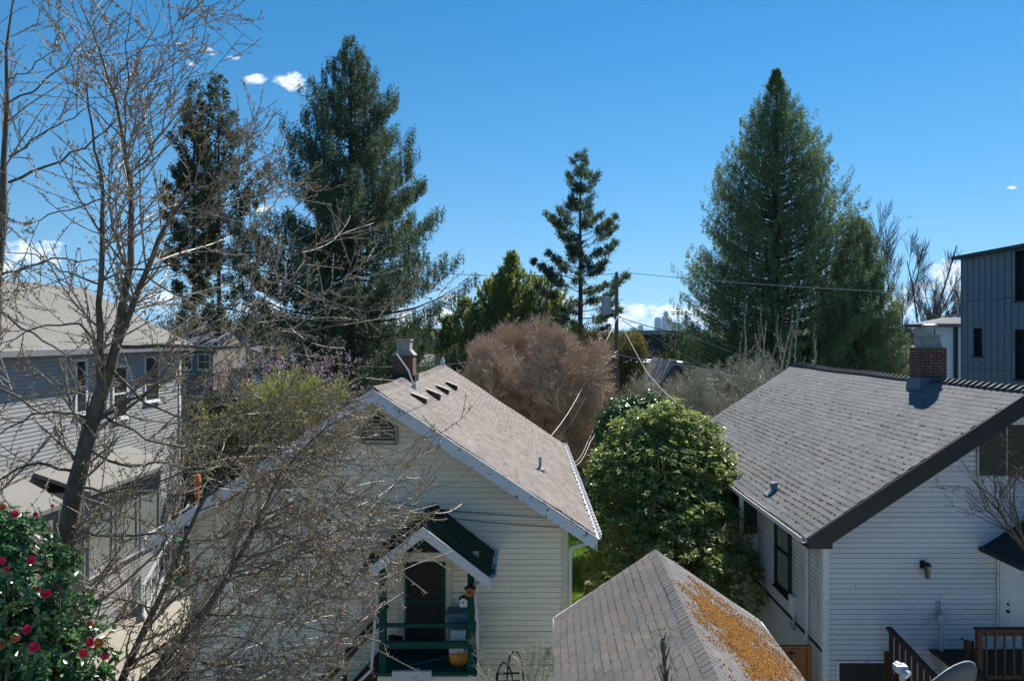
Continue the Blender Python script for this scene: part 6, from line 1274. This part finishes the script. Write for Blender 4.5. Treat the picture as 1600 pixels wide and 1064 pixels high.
# ================================================================= sky, sun, camera, haze
def world():
    w = bpy.data.worlds.new('World'); bpy.context.scene.world = w; w.use_nodes = True; nt = w.node_tree
    for n in list(nt.nodes): nt.nodes.remove(n)
    sky = nt.nodes.new('ShaderNodeTexSky'); sky.sky_type = 'NISHITA'; sky.sun_disc = False; sky.sun_elevation = SUN_EL; sky.sun_rotation = SUN_AZ
    sky.altitude = 50; sky.air_density = 1.0; sky.dust_density = .0; sky.ozone_density = 2.2
    tcs = nt.nodes.new('ShaderNodeTexCoord'); va = nt.nodes.new('ShaderNodeVectorMath'); va.operation = 'ADD'; va.inputs[1].default_value = (0,0,.105); L(nt, tcs.outputs['Generated'], va.inputs[0]); vn = nt.nodes.new('ShaderNodeVectorMath'); vn.operation = 'NORMALIZE'; L(nt, va.outputs[0], vn.inputs[0]); L(nt, vn.outputs[0], sky.inputs['Vector'])
    hs = nt.nodes.new('ShaderNodeHueSaturation'); hs.inputs['Saturation'].default_value = SKY_SAT; hs.inputs['Hue'].default_value = SKY_HUE; L(nt, sky.outputs[0], hs.inputs['Color'])
    tc = nt.nodes.new('ShaderNodeTexCoord'); sp = nt.nodes.new('ShaderNodeSeparateXYZ'); L(nt, tc.outputs['Generated'], sp.inputs[0])
    yb = math_n(nt, 'MAXIMUM', sp.outputs[1], .02); u = math_n(nt, 'DIVIDE', sp.outputs[0], yb); v = math_n(nt, 'DIVIDE', sp.outputs[2], yb)
    cb = nt.nodes.new('ShaderNodeCombineXYZ'); L(nt, u, cb.inputs[0]); L(nt, math_n(nt, 'MULTIPLY', v, 1.6), cb.inputs[1])
    def nz(sc, det, ro=.6):
        n = nt.nodes.new('ShaderNodeTexNoise'); n.inputs['Scale'].default_value = sc; n.inputs['Detail'].default_value = det; n.inputs['Roughness'].default_value = ro; L(nt, cb.outputs[0], n.inputs['Vector']); return n.outputs['Fac']
    n1 = nz(26, 7, .6); n2 = nz(70, 5, .6)
    n1c = math_n(nt, 'SUBTRACT', n1, .5); n2c = math_n(nt, 'SUBTRACT', n2, .5)
    bl = [(400,123,17,10,1.0),(600,500,200,22,.8),(860,470,90,18,.75),(452,128,24,15,1.15),(325,80,26,10,.78),(362,90,18,6,.62),(295,100,14,7,.55),(475,140,14,7,.6),(408,328,24,10,.85),(404,407,22,9,.95),(425,450,34,20,1.05),(410,478,60,22,.9),(50,395,58,22,1.0),(0,420,40,20,.9),(1492,428,34,22,1.1),(1462,455,50,22,.85),(1510,450,40,20,1.0),(1581,293,10,3.5,.8),(760,429,26,3,.35),(702,465,18,9,.9),(690,492,40,16,.95),(660,500,40,18,.8),(940,472,30,13,.8),(1000,486,50,15,1.05),(1045,490,60,16,1.05),(980,498,80,18,.9),(1100,490,50,18,1.0),(880,500,60,12,.6),(260,470,80,25,.7),(1400,480,60,20,.8),(1560,420,60,30,.9),(150,470,90,20,.6),(700,540,1400,26,.55)]
    tot = None
    for x, y, rx, ry, s in bl:
        a = math_n(nt, 'MULTIPLY', math_n(nt, 'SUBTRACT', u, (x-CX)/FOC), FOC/rx); b_ = math_n(nt, 'MULTIPLY', math_n(nt, 'SUBTRACT', v, (HY-y)/FOC), FOC/ry)
        r2 = math_n(nt, 'ADD', math_n(nt, 'MULTIPLY', a, a), math_n(nt, 'MULTIPLY', b_, b_)); g = math_n(nt, 'MULTIPLY', math_n(nt, 'EXPONENT', math_n(nt, 'MULTIPLY', r2, -1.)), s)
        tot = g if tot is None else math_n(nt, 'MAXIMUM', tot, g)
    d = math_n(nt, 'ADD', tot, math_n(nt, 'ADD', math_n(nt, 'MULTIPLY', n1c, 1.9), math_n(nt, 'MULTIPLY', n2c, .9)))
    d = math_n(nt, 'MULTIPLY', d, math_n(nt, 'GREATER_THAN', tot, .03))
    m = math_n(nt, 'MULTIPLY', math_n(nt, 'SUBTRACT', d, .42), 2.4, True); m = math_n(nt, 'MULTIPLY', m, math_n(nt, 'GREATER_THAN', sp.outputs[1], .05)); m = math_n(nt, 'MULTIPLY', m, .92)
    shade = ramp(nt, n2, [(5.2,6.2,7.6),(9.0,9.4,9.8)], [.35,.62])
    hz = math_n(nt, 'MULTIPLY', math_n(nt, 'EXPONENT', math_n(nt, 'MULTIPLY', math_n(nt, 'MAXIMUM', sp.outputs[2], 0.), -7.)), .75, True); mh = nt.nodes.new('ShaderNodeMix'); mh.data_type = 'RGBA'; L(nt, hz, mh.inputs[0]); L(nt, hs.outputs[0], mh.inputs[6]); mh.inputs[7].default_value = (.36/(SKY_STR*2**EXPO), .61/(SKY_STR*2**EXPO), .82/(SKY_STR*2**EXPO), 1)
    mx = nt.nodes.new('ShaderNodeMix'); mx.data_type = 'RGBA'; L(nt, m, mx.inputs[0]); L(nt, mh.outputs[2], mx.inputs[6]); L(nt, shade, mx.inputs[7])
    bg = nt.nodes.new('ShaderNodeBackground'); bg.inputs['Strength'].default_value = SKY_STR; L(nt, mx.outputs[2], bg.inputs[0])
    o = nt.nodes.new('ShaderNodeOutputWorld'); L(nt, bg.outputs[0], o.inputs[0])
world()
sl = bpy.data.lights.new('sun', 'SUN'); sl.energy = SUN_STR; sl.angle = rad(.53); sl.color = (1,.95,.87); so = bpy.data.objects.new('sun', sl); C.objects.link(so)
dirv = (math.sin(SUN_AZ)*math.cos(SUN_EL), math.cos(SUN_AZ)*math.cos(SUN_EL), math.sin(SUN_EL))
from mathutils import Vector
so.rotation_euler = Vector(dirv).to_track_quat('Z','Y').to_euler(); so.location = (20,40,60)
cam = bpy.data.cameras.new('camera'); cam.sensor_width = 36; cam.lens = 36*FOC/1600; cam.clip_start = .1; cam.clip_end = 60000
cam.shift_x = -(CX-800)/1600; cam.shift_y = -(532-HY)/1600
co = bpy.data.objects.new('camera', cam); C.objects.link(co); co.location = (0,0,EYE); co.rotation_euler = (rad(90),0,0)
sc = bpy.context.scene; sc.camera = co
if HAZE > 0:
    b = MB(); b.box(-9800,9800,-400,9900,-1.5,420); h = b.build('haze', []) ; h['kind'] = 'stuff'; h['label'] = 'thin blue air haze over the distant city'; h['category'] = 'haze'
    m, nt = new_mat('haze_air'); pv = nt.nodes.new('ShaderNodeVolumePrincipled'); pv.inputs['Density'].default_value = HAZE; pv.inputs['Color'].default_value = (.45,.70,1,1); pv.inputs['Anisotropy'].default_value = .3
    o = nt.nodes.new('ShaderNodeOutputMaterial'); L(nt, pv.outputs[0], o.inputs['Volume']); h.data.materials.append(m)
sc.render.engine = 'CYCLES'; sc.cycles.max_bounces = 6; sc.cycles.diffuse_bounces = 4; sc.cycles.transparent_max_bounces = 6; sc.cycles.volume_bounces = 1; sc.cycles.sample_clamp_indirect = 6
sc.view_settings.view_transform = 'Standard'; sc.view_settings.look = 'None'; sc.view_settings.gamma = 1; sc.view_settings.exposure = EXPO
